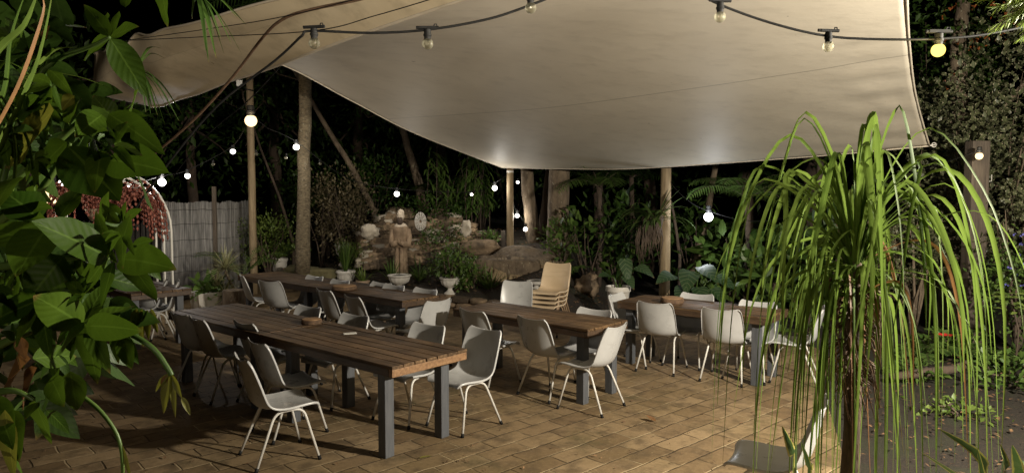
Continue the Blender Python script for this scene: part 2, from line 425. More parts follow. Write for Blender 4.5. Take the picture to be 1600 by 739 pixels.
def frond(mb, p, d, L, nl=22, ll=.35, lw=.03, grav=.9, hang=.5, stems=None, r=.008):
    pts = spine(p, d, L, 14, grav)
    (stems or mb).tube(pts, [r * (1 - .8 * i / 14) for i in range(15)], 5)
    for i in range(nl):
        t = .12 + .88 * i / nl; k = t * 14; j = min(int(k), 13)
        q = pts[j].lerp(pts[j + 1], k - j); dd = (pts[j + 1] - pts[j]).normalized()
        s = dd.cross(V((0, 0, 1)))
        if s.length < .1: s = dd.cross(V((1, 0, 0)))
        s.normalize(); l = ll * math.sin(math.pi * (.15 + .8 * t)) * random.uniform(.85, 1.1)
        for sg in (-1, 1):
            leaf(mb, q, dd * .55 + s * sg + V((0, 0, random.uniform(-.1, .15))), V((0, 0, 1)) + s * sg * -.3, l, lw, 4, .3, hang, 'lance')
def leaves_in(mb, c, r, n, L, W, clumps=9, spread=.33, up=.2, big=False, droop=.3):
    c = V(c); r = V(r); cc = []
    for _ in range(clumps):
        q = rv() * random.random() ** .4; cc.append(c + V((q.x * r.x, q.y * r.y, q.z * r.z)))
    for i in range(n):
        q = random.choice(cc); o = V((random.gauss(0, 1) * r.x, random.gauss(0, 1) * r.y, random.gauss(0, 1) * r.z)) * spread
        p = q + o; d = (p - c).normalized() * .6 + rv() * .8 + V((0, 0, up)); k = random.uniform(.65, 1.2)
        nn = V((0, 0, 1)) + rv() * .7
        if big: leaf(mb, p, d, nn, L * k, W * k, 4, .2, droop)
        else: mini(mb, p, d, nn, L * k, W * k)
def bush(name, label, cat, base, r, h, n, L, W, mat, clumps=10, spread=.3, big=False, stems=5, bark=None, up=.2, droop=.3, group=None):
    base = V(base); t = thing(name, label, cat, base, 0, group)
    f = MB(); leaves_in(f, (0, 0, h - r[2]), r, n, L, W, clumps, spread, up, big, droop); f.build('foliage', mat, t)
    s = MB()
    for i in range(stems):
        a = random.uniform(0, 6.28); e = V((math.cos(a) * r[0] * .6, math.sin(a) * r[1] * .6, h * random.uniform(.6, .95)))
        s.tube([V((0, 0, -.1)), e * .4 + rv() * .06, e * .75 + rv() * .06, e], [.022, .016, .010, .004], 6)
    s.build('stem', bark or m_barkdark, t)
    return t
def tree(label, base, pts, rad, mat, crown, n, L, W, leafmat, limbs=5, cat="tree", name="tree", big=False, seg=14, cspread=.28):
    base = V(base); t = thing(name, label, cat, base)
    pts = [V(p) for p in pts]; tr = MB()
    fine = []; fr = []
    for i in range(len(pts) - 1):
        for k in range(4):
            fine.append(pts[i].lerp(pts[i + 1], k / 4) + V((noise.noise(pts[i] * 3 + V((k, i, 0))), noise.noise(pts[i] * 2 + V((i, k, 5))), 0)) * rad[i] * .25); fr.append(rad[i] + (rad[i + 1] - rad[i]) * k / 4)
    fine.append(pts[-1]); fr.append(rad[-1])
    fine[0] = pts[0]; tr.tube(fine, fr, seg); trunk = tr.build('trunk', mat, t)
    if crown:
        c = V(crown[0]); r = V(crown[1]); lm = MB()
        for i in range(limbs):
            e = c + V((random.uniform(-.8, .8) * r.x, random.uniform(-.8, .8) * r.y, random.uniform(-.6, .6) * r.z))
            s0 = pts[-1].lerp(pts[-2], random.random() * .6)
            lm.tube([s0, s0.lerp(e, .4) + rv() * .15, s0.lerp(e, .75) + rv() * .15, e], [rad[-1] * .6, rad[-1] * .4, rad[-1] * .25, .008], 7)
        lm.build('limb', mat, t)
        f = MB(); leaves_in(f, c, r, n, L, W, 16, cspread, .0, big, .6); f.build('crown', leafmat, t)
    return t

# ------------------------------------------------------------------ ground
AX = V((-.762, .648, 0))                # direction in which the long tables run
NRM = V((.648, .762, 0))                # across them, away from the camera
W0 = V((0.0, 11.55, 0))                 # end of the low stone wall
WD = V((-.78, .626, 0)); WN = V((.626, .78, 0))
def sm(x, a, b):
    t = max(0, min(1, (x - a) / (b - a))); return t * t * (3 - 2 * t)
def bank_h(x, y):
    s = (V((x, y, 0)) - W0).dot(WN)
    if s <= .02: return -.06
    h = .19 + min(.36 * s, 1.05)
    k = 1 - sm(x - (y - 12) * .25, .25, 1.7)
    return h * k + noise.noise(V((x * 1.3, y * 1.3, 0))) * .05 * (.3 + k) + (1 - k) * .03

g = MB(); g.add([(-250, -60, -.03), (250, -60, -.03), (250, 400, -.03), (-250, 400, -.03)], [(0, 1, 2, 3)])
tag(g.build("ground", m_soil, smooth=False), kind="structure")
edge = [(-9.5, 0.5), (2.2, 0.5), (2.25, 4.0), (2.55, 5.3), (3.3, 7.4), (3.95, 8.6), (4.0, 9.2), (3.1, 9.8), (1.5, 10.8), (0.3, 11.35), (-5.9, 16.3), (-9.5, 16.3)]
g = MB(); n = len(edge)
g.add([(x, y, 0) for x, y in edge] + [(x, y, -.06) for x, y in edge], [tuple(range(n))] + [(i, i + n, (i + 1) % n + n, (i + 1) % n) for i in range(n)])
tag(g.build("patio_paving", m_pave, smooth=False), kind="structure")
g = MB(); NX, NY = 90, 60; vs = []; fs = []
for j in range(NY + 1):
    for i in range(NX + 1):
        a = -2.2 + 11.5 * i / NX; s = .03 + 9 * j / NY
        p = W0 + WD * a + WN * s; vs.append((p.x, p.y, bank_h(p.x, p.y)))
for j in range(NY):
    for i in range(NX):
        a = j * (NX + 1) + i; fs.append((a, a + 1, a + NX + 2, a + NX + 1))
g.add(vs, fs); tag(g.build("garden_bank", m_soil), kind="structure")

# ------------------------------------------------------------------ tables
def rotz(a): return Matrix.Rotation(a, 3, 'Z')
def make_table(label, corner, axis_deg, length, width, boards=6, over=(.17, .17), inset=.05, H=.75, worn=False):
    """corner: near corner of the top; the table runs from it along axis_deg, its width to the right-hand side away"""
    t = thing("timber_table", label, "table", corner, R(axis_deg), "slatted timber tables")
    top = MB(); bw = width / boards
    for i in range(boards):
        y = -(i + .5) * bw; dl = random.uniform(-.006, .006)
        top.box((length / 2 + dl, y, H - .0125 + random.uniform(-.0015, .0015)), (length, bw - .008, .025))
    top.build("tabletop", m_top, t, False, .003)
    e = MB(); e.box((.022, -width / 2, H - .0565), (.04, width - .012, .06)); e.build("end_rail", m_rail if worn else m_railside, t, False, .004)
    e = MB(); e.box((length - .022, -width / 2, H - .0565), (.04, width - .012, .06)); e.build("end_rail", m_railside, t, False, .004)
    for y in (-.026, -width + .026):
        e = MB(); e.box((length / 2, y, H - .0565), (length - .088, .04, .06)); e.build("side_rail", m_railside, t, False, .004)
    for x in (over[0], length - over[1]):
        for y in (-inset - .055, -width + inset + .055):
            l = MB(); l.box((x, y, (H - .028) / 2), (.088, .088, H - .028)); l.build("leg", m_legs, t, False, .005)
    return t
AXD = math.degrees(math.atan2(AX.y, AX.x))
c1 = on(612, 573, .75)
d1 = (on(262, 487, .75) - c1); a1 = math.degrees(math.atan2(d1.y, d1.x)); L1 = d1.length; u1 = d1.normalized()
make_table("dark slatted table closest to the camera, its near end showing an orange worn rail", (c1.x, c1.y, 0), a1, L1 * .5 - .006, .80, 7, (.20, .38), worn=True)
p = c1 + u1 * (L1 * .5 + .006)
make_table("slatted table butted end to end behind the closest table, reaching towards the green leaves", (p.x, p.y, 0), a1, L1 * .5, .80, 7, (.22, .2))
c4 = on(628, 470, .75); d4 = on(371, 429.5, .75) - c4; a4 = math.degrees(math.atan2(d4.y, d4.x)); u4 = d4.normalized(); L4 = d4.length
make_table("long row's table with the log slice on it, in front of the white urns", (c4.x, c4.y, 0), a4, L4 * .5 - .006, .72, 6, (.16, .16))
p = c4 + u4 * (L4 * .5 + .006)
make_table("table at the far end of the long back row, near the reed screen", (p.x, p.y, 0), a4, L4 * .5, .72, 6)
cm = on(918, 515, .75); dm = on(707, 482, .75) - cm; am = math.degrees(math.atan2(dm.y, dm.x))
make_table("single slatted table in the middle of the patio, in front of the tan chair stack", (cm.x, cm.y, 0), am, dm.length, .70, 6, (.13, .13))
cr = on(1197, 496, .75); dr = on(964, 470, .75) - cr; ar = math.degrees(math.atan2(dr.y, dr.x))
make_table("slatted table by the fern-hung pole, partly behind the arching strap leaves", (cr.x, cr.y, 0), ar, dr.length, .70, 6, (.13, .13))
cl = on(306, 452, .75)
make_table("table under the broad green leaves beside the white garden arch", (cl.x - .62, cl.y - .46, 0), 139, 1.8, .78, 6)

# things lying on tables
def log_slice(label, p, r, h, sx=1.0):
    t = thing("log_slice", label, "log slice", p)
    b = MB(); prof = [(r * .97, 0), (r, h * .2), (r, h * .8), (r * .97, h * .97)]
    b.lathe(prof, (0, 0, 0), 26, sx, 1, .03, 5); b.build("bark", m_slicebark, t)
    w = MB(); w.lathe([(r * .9, h * .9), (r * .9, h + .004), (r * .5, h + .006)], (0, 0, 0), 26, sx, 1, .03, 5); w.build("cut_face", m_slice, t, sharp=40)
log_slice("small round log slice with orange cut side on the closest table", on(487, 505, .752), .098, .042)
log_slice("wide dark log slice on the long back table row", on(538, 452, .752), .165, .05)
log_slice("thick rough log slice on the table by the pole", on(1050, 473, .752), .135, .06)
b = MB(); b.box((0, 0, .003), (.115, .065, .004), rotz(R(20)))
o = b.build("paper_card", m_paper, None, False); o.location = on(547, 521, .7535); tag(o, "small white paper card lying on the closest table", "card")

# ------------------------------------------------------------------ chairs
def chair_shell():
    prof = [(.238, .402, .185), (.236, .420, .198), (.222, .436, .210), (.18, .442, .218), (.10, .437, .224), (.02, .428, .227), (-.07, .422, .227), (-.13, .425, .226),
            (-.170, .440, .225), (-.196, .468, .225), (-.214, .51, .224), (-.230, .57, .224), (-.246, .64, .222), (-.262, .71, .218), (-.274, .765, .212), (-.280, .790, .206), (-.284, .803, .196), (-.292, .811, .182)]
    us = [-1, -.97, -.9, -.75, -.5, -.25, 0, .25, .5, .75, .9, .97, 1]
    b = MB(); vs = []; fs = []; NU = len(us) + 2; n = len(prof)
    for i, (y, z, w) in enumerate(prof):
        a, c = prof[max(i - 1, 0)], prof[min(i + 1, n - 1)]
        tan = V((0, c[0] - a[0], c[1] - a[1])).normalized()      # runs from the front lip up the back
        nn = V((0, tan.z, -tan.y))                               # upper / inner side
        if nn.z < 0 and i < 4: nn = -nn
        t = i / (n - 1); cup = .012 + .050 * sm(t, .30, .50) * (1 - .80 * sm(t, .58, .95))
        row = []
        for u in us:
            row.append(V((u * w, y, z)) + nn * cup * abs(u) ** 2.4 - nn * .010 * (1 - u * u))
        lip = nn * -.020
        row = [row[0] + lip + V((-.004, 0, 0))] + row + [row[-1] + lip + V((.004, 0, 0))]
        vs += row
    for i in range(n - 1):
        for k in range(NU - 1):
            q = i * NU + k; fs.append((q, q + NU, q + NU + 1, q + 1))
    b.add(vs, fs); return b
def bez(pts, n=6):                       # rounds the corners of a polyline
    pts = [V(p) for p in pts]; out = [pts[0]]
    for i in range(1, len(pts) - 1):
        a, p, c = pts[i - 1], pts[i], pts[i + 1]
        s = p + (a - p).normalized() * min(.07, (a - p).length * .5); e = p + (c - p).normalized() * min(.07, (c - p).length * .5)
        for k in range(n + 1):
            t = k / n; out.append(s * (1 - t) ** 2 + p * 2 * t * (1 - t) + e * t * t)
    return out + [pts[-1]]
def make_chair(label, plastic, tube, cat="chair"):
    t = thing("moulded_chair", label, cat, (0, 0, 0), 0, None)
    sh = chair_shell().build("seat_shell", plastic, t)
    so = sh.modifiers.new("thick", 'SOLIDIFY'); so.thickness = .006; so.offset = -1
    ss = sh.modifiers.new("smooth", 'SUBSURF'); ss.levels = ss.render_levels = 1
    for sx in (-1, 1):
        arch = bez([(sx * .225, .225, .012), (sx * .170, .125, .405), (sx * .170, -.085, .402), (sx * .222, -.245, .012)])
        f = MB(); f.tube(arch, .0105, 8); fr = f.build("leg_frame", tube, t)
        for e, d in ((arch[0], arch[1]), (arch[-1], arch[-2])):
            q = MB(); dd = (d - e).normalized(); q.tube([e - dd * .012, e + dd * .022], [.0145, .013], 8); q.build("foot_cap", m_black, fr)
    c = MB()
    for y in (.06, -.03): c.tube([(-.17, y, .404), (.17, y, .404)], .009, 8)
    c.build("cross_bar", tube, t)
    return t
proto_grey = make_chair("", m_chair, m_steel); proto_tan = make_chair("", m_tan, m_tansteel)
used = set()
def chair(label, x, y, face, z=0.0, proto=None, group="grey moulded chairs", lean=0):
    proto = proto or proto_grey
    o = proto if proto.name not in used else copy_tree(proto)
    used.add(proto.name); used.add(o.name)
    o.location = (x, y, z); o.rotation_euler = (R(lean), 0, R(face - 90))
    return tag(o, label, "chair", group)
def by_back(label, px, py, face, push=.28, **k):       # px, py: middle of the back's top rim in the photo
    p = on(px, py, .803); f = V((math.cos(R(face)), math.sin(R(face)), 0))
    q = p + f * push; return chair(label, q.x, q.y, face, **k)
n0 = a1 - 90                              # facing the closest table from the camera's side
by_back("closest grey chair, pulled out from the closest table with its seat fully clear", 376, 560, n0 - 14)
by_back("grey chair tucked half under the closest table, just behind the pulled-out one", 400, 535, n0 - 8)
by_back("dark-backed grey chair pushed right in against the closest table's middle", 380, 505, n0 - 2)
by_back("grey chair beside the leaves with the chair at the table corner against its back", 307, 499, n0 - 6)
by_back("grey chair at the table corner nearest the broad green leaves", 279, 491.5, n0)
by_back("glossy grey chair showing its whole inner shell at the near end of the closest table", 759, 515, n0 + 178)
by_back("grey chair next to the glossy one, only its upper back above the closest table", 671, 508, n0 + 184)
by_back("grey chair whose rim shows behind the white card on the closest table", 556, 493, n0 + 184)
by_back("grey chair whose rim shows just behind the small log slice", 484, 480, n0 + 184)
n4 = a4 - 90
by_back("grey chair seen edge-on at the far corner of the back table row", 377, 431, n4 - 20)
by_back("broad-backed grey chair at the far table of the back row", 420, 440, n4 + 16)
by_back("grey chair at the join of the two back row tables", 505, 454, n4 - 6)
by_back("grey chair on the near side of the back row, beside the one at the join", 549, 464, n4 - 8)
by_back("grey chair with light on its back at the near end of the back row", 686, 470, a4 + 2)
by_back("grey chair rim showing behind the dark log slice, under the pedestal urn", 597, 442.5, n4 + 184)
by_back("grey chair rim touching its neighbour's, just below the pedestal urn", 617, 446, n4 + 182)
by_back("grey chair on the urn side of the back row, closest to the row's near end", 666, 452, n4 + 184)
by_back("grey chair rim in front of the mossy boulder", 493, 432, n4 + 182)
by_back("grey chair rim just in front of the herb-filled white urn", 533, 438.5, n4 + 182)
nm = am - 90
by_back("grey chair at the far corner of the middle table, behind the glossy chair", 736, 486, n0 - 6)
by_back("grey chair with its back to the camera halfway along the middle table", 829, 498, nm - 6)
by_back("pale grey chair turned to the near end of the middle table", 965, 510, am + 6)
by_back("grey chair tucked in on the far side of the middle table, only its rim showing", 930, 484, nm + 184)
by_back("lone grey chair standing empty beside the tan chair stack", 809, 440, 258)
nr = ar - 90
by_back("grey chair with its back to the camera in front of the thick log slice", 1022, 474, nr + 8)
by_back("grey chair seen from behind next to a table leg, behind hanging strap leaves", 1126, 484, nr + 8)
by_back("grey chair rim behind the thick log slice, under the veined leaves", 1090, 460, nr + 184)
by_back("grey chair on the plant side of the table by the pole, seen through strap leaves", 1185, 472, nr + 184)
by_back("grey chair at the end of the pole table below the white tapered pot", 961, 460, ar + 186)
p = on(1240, 594)
chair("grey chair at the strap-leaf end of the table by the pole, facing the table", p.x, p.y, ar + 14)
p = on(1200, 714, .44)
chair("grey chair with a dirty seat alone under the arching strap leaves", p.x + .02, p.y, 152)
by_back("grey chair between the table by the arch and the reed screen", 279, 440, 205)
by_back("grey chair partly behind another beside the white arch", 261, 438, 205)
p = on(245, 478, .44); chair("grey chair at the arch table, showing under the tabletop edge", p.x, p.y, 60)
# stack of tan chairs: each one is a chair
sp = at(857, 470, 10.1)
for i, lb in enumerate(("bottom tan chair of the stack of four", "second tan chair from the bottom of the stack", "third tan chair of the stack, just under the top one", "top tan chair of the stack, its whole back showing")):
    chair(lb, sp.x + .012 * i, sp.y + .02 * i, 244, .062 * i, proto_tan, "stacked tan chairs")

# ------------------------------------------------------------------ shade sails
def cr(pts, t):                          # smooth curve through points
    n = len(pts) - 1; k = min(t * n, n - 1e-6); i = int(k); f = k - i
    p0, p1, p2, p3 = pts[max(i - 1, 0)], pts[i], pts[i + 1], pts[min(i + 2, n)]
    return .5 * ((2 * p1) + (p2 - p0) * f + (2 * p0 - 5 * p1 + 4 * p2 - p3) * f * f + (3 * p1 - p0 - 3 * p2 + p3) * f ** 3)
def solid_sheet(name, grid, mat, thick, parent):
    b = MB(); nv = len(grid); nu = len(grid[0]); vs = []; uvs = []; fs = []
    for j, row in enumerate(grid):
        for i, p in enumerate(row): vs.append(p); uvs.append((i / (nu - 1), j / (nv - 1)))
    for j in range(nv - 1):
        for i in range(nu - 1):
            a = j * nu + i; fs.append((a, a + 1, a + nu + 1, a + nu))
    b.add(vs, fs, uvs); o = b.build(name, mat, parent)
    s = o.modifiers.new("thick", 'SOLIDIFY'); s.thickness = thick; s.offset = 0
    return o
A_B = [at(785, 262, 14), at(890, 264, 13), at(1000, 263, 12.15), at(1250, 246, 10.5), at(1452, 228, 9.5)]
B_C = [at(1452, 228, 9.5), at(1431, 150, 8.2), at(1421, 70, 6.9), at(1417, 0, 5.8), at(1415, -80, 4.6), at(1400, -300, 2.6)]
A_D = [at(785, 262, 14), at(650, 209, 12.3), at(550, 158, 11.1), at(437, 100, 9.8), at(300, 68, 8.2)]
D_C = [A_D[-1], A_D[-1].lerp(B_C[-1], .5) + V((.15, .2, -.05)), B_C[-1]]
N = 60; grid = []
for j in range(N + 1):
    v = j / N; row = []
    for i in range(N + 1):
        u = i / N
        p = (1 - v) * cr(A_B, u) + v * cr(D_C, u) + (1 - u) * cr(A_D, v) + u * cr(B_C, v)
        p -= (1 - u) * (1 - v) * A_B[0] + u * (1 - v) * A_B[-1] + (1 - u) * v * D_C[0] + u * v * D_C[-1]
        # tension folds running into the corners
        for (cu, cv, s) in ((1, 0, 1.0), (0, 0, .6), (0, 1, .6)):
            du, dv = u - cu, v - cv; rr = math.hypot(du, dv); an = math.atan2(dv, du)
            p.z += s * .016 * math.sin(an * 22) * math.exp(-rr * 6) * min(1, rr * 14)
        if u > .86: p.z += .014 * math.sin(v * 85 + 3 * u) * math.sin((u - .86) / .14 * math.pi) * (1 - sm(v, .2, .6))
        row.append(p)
    grid.append(row)
t = thing("shade_sail", "large beige shade sail stretched over the patio, seen from below", "shade sail", (0, 0, 0))
solid_sheet("sail_cloth", grid, m_sail, .003, t)
for nm_, crv in (("hem", A_B), ("hem", B_C), ("hem", A_D)):
    b = MB(); b.tube([cr(crv, i / 40) for i in range(41)], .012, 6); b.build(nm_, m_hem, t)
rg = MB()
for c_, d_ in ((A_B[0], V((0.1, .05, .05))), (A_B[-1], V((.6, .3, .1)))):
    rg.tube([c_ + d_.normalized() * .02, c_ + d_.normalized() * .16], .010, 6)
    rg.tube([c_ + d_.normalized() * .1 + V((.03 * math.cos(a * .6), 0, .03 * math.sin(a * .6))) for a in range(11)], .006, 6)
rg.build("corner_ring", m_steel, t)

E1 = [at(147, 84, 8.0), at(200, 63, 7.0), at(300, 36, 6.0), at(430, 0, 5.3), at(650, -60, 4.5), at(950, -150, 3.7)]
MID = [at(150, 142, 8.0), at(215, 122, 7.2), at(320, 88, 6.4), at(434, 52, 5.6), at(690, -28, 4.4), at(980, -110, 3.6)]
E2 = [at(238, 168, 8.2), at(285, 155, 7.6), at(345, 133, 6.9), at(437, 101, 6.0), at(720, 0, 4.4), at(1000, -80, 3.6)]
grid = []
for j in range(31):
    v = j / 30; row = []
    for i in range(71):
        u = i / 70; p = cr([cr(E1, u), cr(MID, u), cr(E2, u)], v)
        k = math.exp(-((u - .17) / .10) ** 2) * (1 - v) ** 1.2
        p.z += .06 * math.sin(u * 60 + v * 2) * k + .005 * math.sin(u * 26 + v * 9)
        p.y += .05 * math.sin(u * 34 + v * 5) * math.exp(-u * 9)
        row.append(p)
    grid.append(row)
t = thing("shade_sail", "stained beige shade sail with a gathered edge, upper corner by the leaves", "shade sail", (0, 0, 0))
solid_sheet("sail_cloth", grid, m_sailold, .003, t)
for e in (0, -1):
    b = MB(); b.tube(grid[e], .011, 6); b.build("hem", m_hem, t)

# ------------------------------------------------------------------ posts and cables
def round_post(label, px, pyb, Y, top, r, mat, zb=None, lean=0, name="timber_post"):
    p = at(px, pyb, Y); zb = p.z if zb is None else zb
    t = thing(name, label, "post", (p.x, p.y, zb)); b = MB(); n = 8; h = top - zb
    b.tube([V((lean * i / n, .01 * math.sin(i * 2), h * i / n)) for i in range(n + 1)], [r * (1 - .08 * i / n) for i in range(n + 1)], 16)
    b.build("pole", mat, t)
    b = MB(); b.lathe([(r * .95, h - .16), (r * .97, h - .15), (r * .97, h - .13), (r * .95, h - .12)], (lean, 0, 0), 16); b.build("wire_band", m_steel, t)
    return t
round_post("tall round pine pole carrying a lit globe, in front of the reed screen", 397, 452, 14.2, 4.6, .075, m_pole, .0)
round_post("pale round pole under the sail's low corner, in front of the twin tree trunks", 797, 392, 14.0, 2.6, .072, m_pole, .75)
round_post("round pole with a staghorn fern hanging on it", 1038, 466, 12.2, 3.1, .095, m_pole, -.03)
round_post("thin pole standing dark behind the arching strap leaves", 1278, 400, 12.5, 2.75, .06, m_old, 0)
p = at(1515, 545, 9.3)
t = thing("timber_post", "square weathered timber post with a lit bulb beside it", "post", (p.x, p.y, -.03))
b = MB(); b.box((0, 0, 1.37), (.23, .17, 2.74)); b.build("pole", m_old, t, False, .008)
b = MB(); b.tube([(.117, 0, 2.2), (.20, 0, 2.22), (.2, 0, 2.3)], .006, 6); b.build("hook", m_steel, t)
p = at(786, 395, 14.4)
t = thing("timber_stake", "short broken timber stake next to the pale round pole", "stake", (p.x, p.y, .8)); b = MB(); b.box((0, 0, .2), (.09, .08, .55)); b.build("stake", m_old, t, False, .01)
p = at(338, 440, 13.6)
t = thing("timber_stake", "tall dark stake rising above the reed screen", "stake", (p.x, p.y, 0)); b = MB(); b.box((0, 0, 1.08), (.07, .06, 2.16)); b.build("stake", m_old, t, False, .006)

def cable(name, label, pts, r, mat, cat="cable", n=60):
    b = MB(); b.tube([cr(pts, i / n) for i in range(n + 1)], r, 7); return tag(b.build(name, mat), label, cat)
cable("festoon_cable", "thick black cable of the closest bulb string under the sail", [at(150, 420, 4.6), at(230, 300, 4.3), at(330, 175, 4.0), at(430, 95, 3.75), at(470, 58, 3.6), at(486, 49, 3.6), at(580, 52, 3.6), at(668, 47, 3.6), at(760, 31, 3.6), at(828, 9, 3.6), at(960, -40, 3.6), at(1050, -28, 3.6), at(1125, 8, 3.6), at(1210, 38, 3.65), at(1294, 57, 3.7), at(1380, 62, 3.7), at(1467, 61, 3.7), at(1540, 54, 3.7), at(1640, 34, 3.7)], .0065, m_cable, n=120)
cable("guy_wire", "thin taut wire running to the closest bulb string's end", [at(150, 66, 5.2), at(300, 59, 4.4), at(486, 49, 3.62), at(590, 24, 3.4), at(720, -15, 3.2)], .0025, m_cable)
cable("guy_wire", "thin wire running beside the thick brown cable", [at(180, 66, 5.0), at(330, 45, 4.4), at(445, 26, 3.95), at(600, -12, 3.6)], .0025, m_cable)
cable("power_cable", "thick brown cable looping down in front of the stained sail", [at(230, 250, 5.4), at(300, 190, 5.0), at(360, 125, 4.6), at(410, 60, 4.2), at(440, 32, 4.0), at(480, 17, 3.9), at(560, 0, 3.8), at(640, -20, 3.7)], .009, m_brownc)

m_glow = EM("white_bulb_glow", (1, .95, .85), 9); m_warm = EM("warm_bulb_glow", (1, .72, .36), 2.2)
m_cool = EM("cool_bulb_glow", (.92, .96, 1), 14); m_lemon = EM("yellow_bulb_glow", (1, .74, .16), 2.0); m_small = EM("small_bulb_glow", (1, .95, .85), 6)
m_strong = EM("strong_bulb_glow", (1, .95, .88), 14)
def glass():
    m, nt, b, out = nodes("clear_glass")
    tr = nt.nodes.new("ShaderNodeBsdfTransparent"); gl = nt.nodes.new("ShaderNodeBsdfGlossy"); gl.inputs["Roughness"].default_value = .03
    tr.inputs[0].default_value = (.80, .78, .70, 1)
    lw = nt.nodes.new("ShaderNodeLayerWeight"); lw.inputs[0].default_value = .35
    ms = nt.nodes.new("ShaderNodeMixShader"); nt.links.new(math_(nt, 'ADD', lw.outputs["Fresnel"], .12), ms.inputs[0])
    nt.links.new(tr.outputs[0], ms.inputs[1]); nt.links.new(gl.outputs[0], ms.inputs[2])
    df = nt.nodes.new('ShaderNodeBsdfTranslucent'); df.inputs[0].default_value = (.8, .78, .66, 1); m2 = nt.nodes.new('ShaderNodeMixShader'); m2.inputs[0].default_value = .30
    nt.links.new(ms.outputs[0], m2.inputs[1]); nt.links.new(df.outputs[0], m2.inputs[2]); nt.links.new(m2.outputs[0], out.inputs[0]); return m
m_glass = glass()
def bulb(label, pos, r=.0275, mat=None, lit=True, yaw=0, near=False):
    """hangs: pos is the middle of the glass"""
    s = r / .0275
    t = thing("festoon_bulb", label, "light bulb", pos + V((0, 0, .06 * s)), yaw, "lit festoon bulbs" if lit else "unlit festoon bulbs")
    b = MB(); b.lathe([(.010 * s, .012 * s), (.017 * s, .008 * s), (.017 * s, -.012 * s), (.020 * s, -.014 * s), (.020 * s, -.022 * s), (.0165 * s, -.026 * s), (.0155 * s, -.045 * s)], (0, 0, 0), 16)
    if near:
        b.box((0, 0, .018 * s), (.085 * s, .018 * s, .012 * s)); b.tube([(-.055 * s, 0, .018 * s), (.055 * s, 0, .018 * s)], .008 * s, 8)
        b.tube([(.03 * s, 0, .02 * s), (.034 * s, 0, .034 * s), (.044 * s, 0, .034 * s), (.048 * s, 0, .02 * s)], .003 * s, 6)
    b.build("socket", m_black, t, True, 0, 40)
    g = MB(); prof = [(.014 * s, -.040 * s)] + [(max(.001, r * math.sin(a)), -.06 * s - r * .98 * math.cos(math.pi - a) * -1) for a in [math.pi * k / 12 for k in range(3, 13)]]
    g.ball((0, 0, -.06 * s), r, 18, 12)
    go = g.build("glass_globe", mat if lit else m_glass, t)
    if not lit:
        f = MB(); f.tube([(-.006, 0, -.03), (-.008, 0, -.058), (-.003, 0, -.064), (.003, 0, -.064), (.008, 0, -.058), (.006, 0, -.03)], .0012, 5); f.build("filament", m_steel, go)
    return t
for lb, px, py, Y in (("unlit clear bulb where the string meets the stained sail", 491, 68, 3.6), ("unlit clear bulb beneath the sail with a bright glass glint, left half of the string", 668, 69, 3.6),
                      ("unlit clear bulb cut by the top of the picture, middle of the string", 829, 13, 3.6), ("unlit clear bulb second from the yellow one on the string", 1125, 27, 3.6),
                      ("unlit clear bulb next to the lit yellow one", 1294, 73, 3.7)):
    bulb(lb, at(px, py, Y), .0285, None, False, random.uniform(-.2, .2), True)
bulb("lit yellow bulb at the sail's edge on the closest string", at(1466, 79, 3.7), .034, m_lemon, True, 0, True)
for lb, px, py, Y, r, mt in (("large warm lit globe against the tall pine pole", 392, 189, 12.6, .105, m_warm), ("bright white bulb beside the lichen-spotted palm trunk", 463, 230, 13.2, .055, m_glow),
        ("small white bulb on the wire left of the globe pole", 364, 237, 12.5, .045, m_small), ("small white bulb above the reed screen", 293, 275, 12.0, .045, m_small),
        ("glaring white bulb just over the white arch", 253, 285, 11.4, .06, m_strong), ("white bulb among leaves at the arch's other side", 97, 286, 11, .05, m_small),
        ("tiny white bulb over the red hanging cactus", 200, 293, 11, .035, m_small), ("warm round lantern globe half hidden among the leaves", 80, 306, 10.5, .12, m_warm),
        ("white bulb shining right above the statue's head", 620, 303, 13.7, .05, m_strong), ("faint small bulb among the hanging leaves by the rock wall", 737, 304, 15, .03, m_small),
        ("white bulb just off the sail's low corner", 773, 294, 14, .05, m_glow), ("upper of the two bulbs between the pole and the twin trunks", 808, 337, 14.2, .042, m_glow),
        ("lower of the two bulbs between the pole and the twin trunks", 821, 358, 14.2, .042, m_glow), ("glaring cool white lamp in the shrubs behind the table by the pole", 1107, 339, 12.0, .075, m_cool),
        ("warm small bulb beside the square timber post", 1530, 244, 9.0, .045, m_warm), ("tiny bulb tucked under the sail's low corner", 809, 285, 14.3, .03, m_small)):
    bulb(lb, at(px, py, Y), r, mt)
for lb, px, py, Y in (("tiny unlit bulb on the wire above the reed screen", 333, 257, 12.3), ("tiny unlit bulb hanging just below the lit globe on the pine pole", 400, 241, 12.8), ("tiny unlit bulb between globe pole and palm trunk", 447, 247, 13.0), ("tiny unlit bulb just past the palm trunk", 500, 256, 13.4)):
    bulb(lb, at(px, py, Y), .03, None, False)
p = at(374, 131, 13.9); t = thing("outdoor_lamp", "small white lamp box on an arm beside the tall pine pole", "lamp", p)
b = MB(); b.box((0, 0, 0), (.11, .09, .10), rotz(R(20))); b.box((0, 0, .056), (.13, .11, .012), rotz(R(20))); b.build("housing", m_white, t, False, .008)
b = MB(); b.tube([(.05, .02, -.04), (.12, .05, -.10), (.24, .12, -.12)], .012, 7); b.build("arm", m_black, t)
up = V((0, 0, .1))
cable("festoon_cable", "thin black wire of bulbs running from the white arch to the globe pole", [at(97, 286, 11) + up, at(200, 293, 11) + up * .7, at(253, 285, 11.4) + up, at(293, 275, 12) + up, at(364, 237, 12.5) + up, at(392, 205, 12.9) + up * 2, at(420, 210, 13) + up], .006, m_cable)
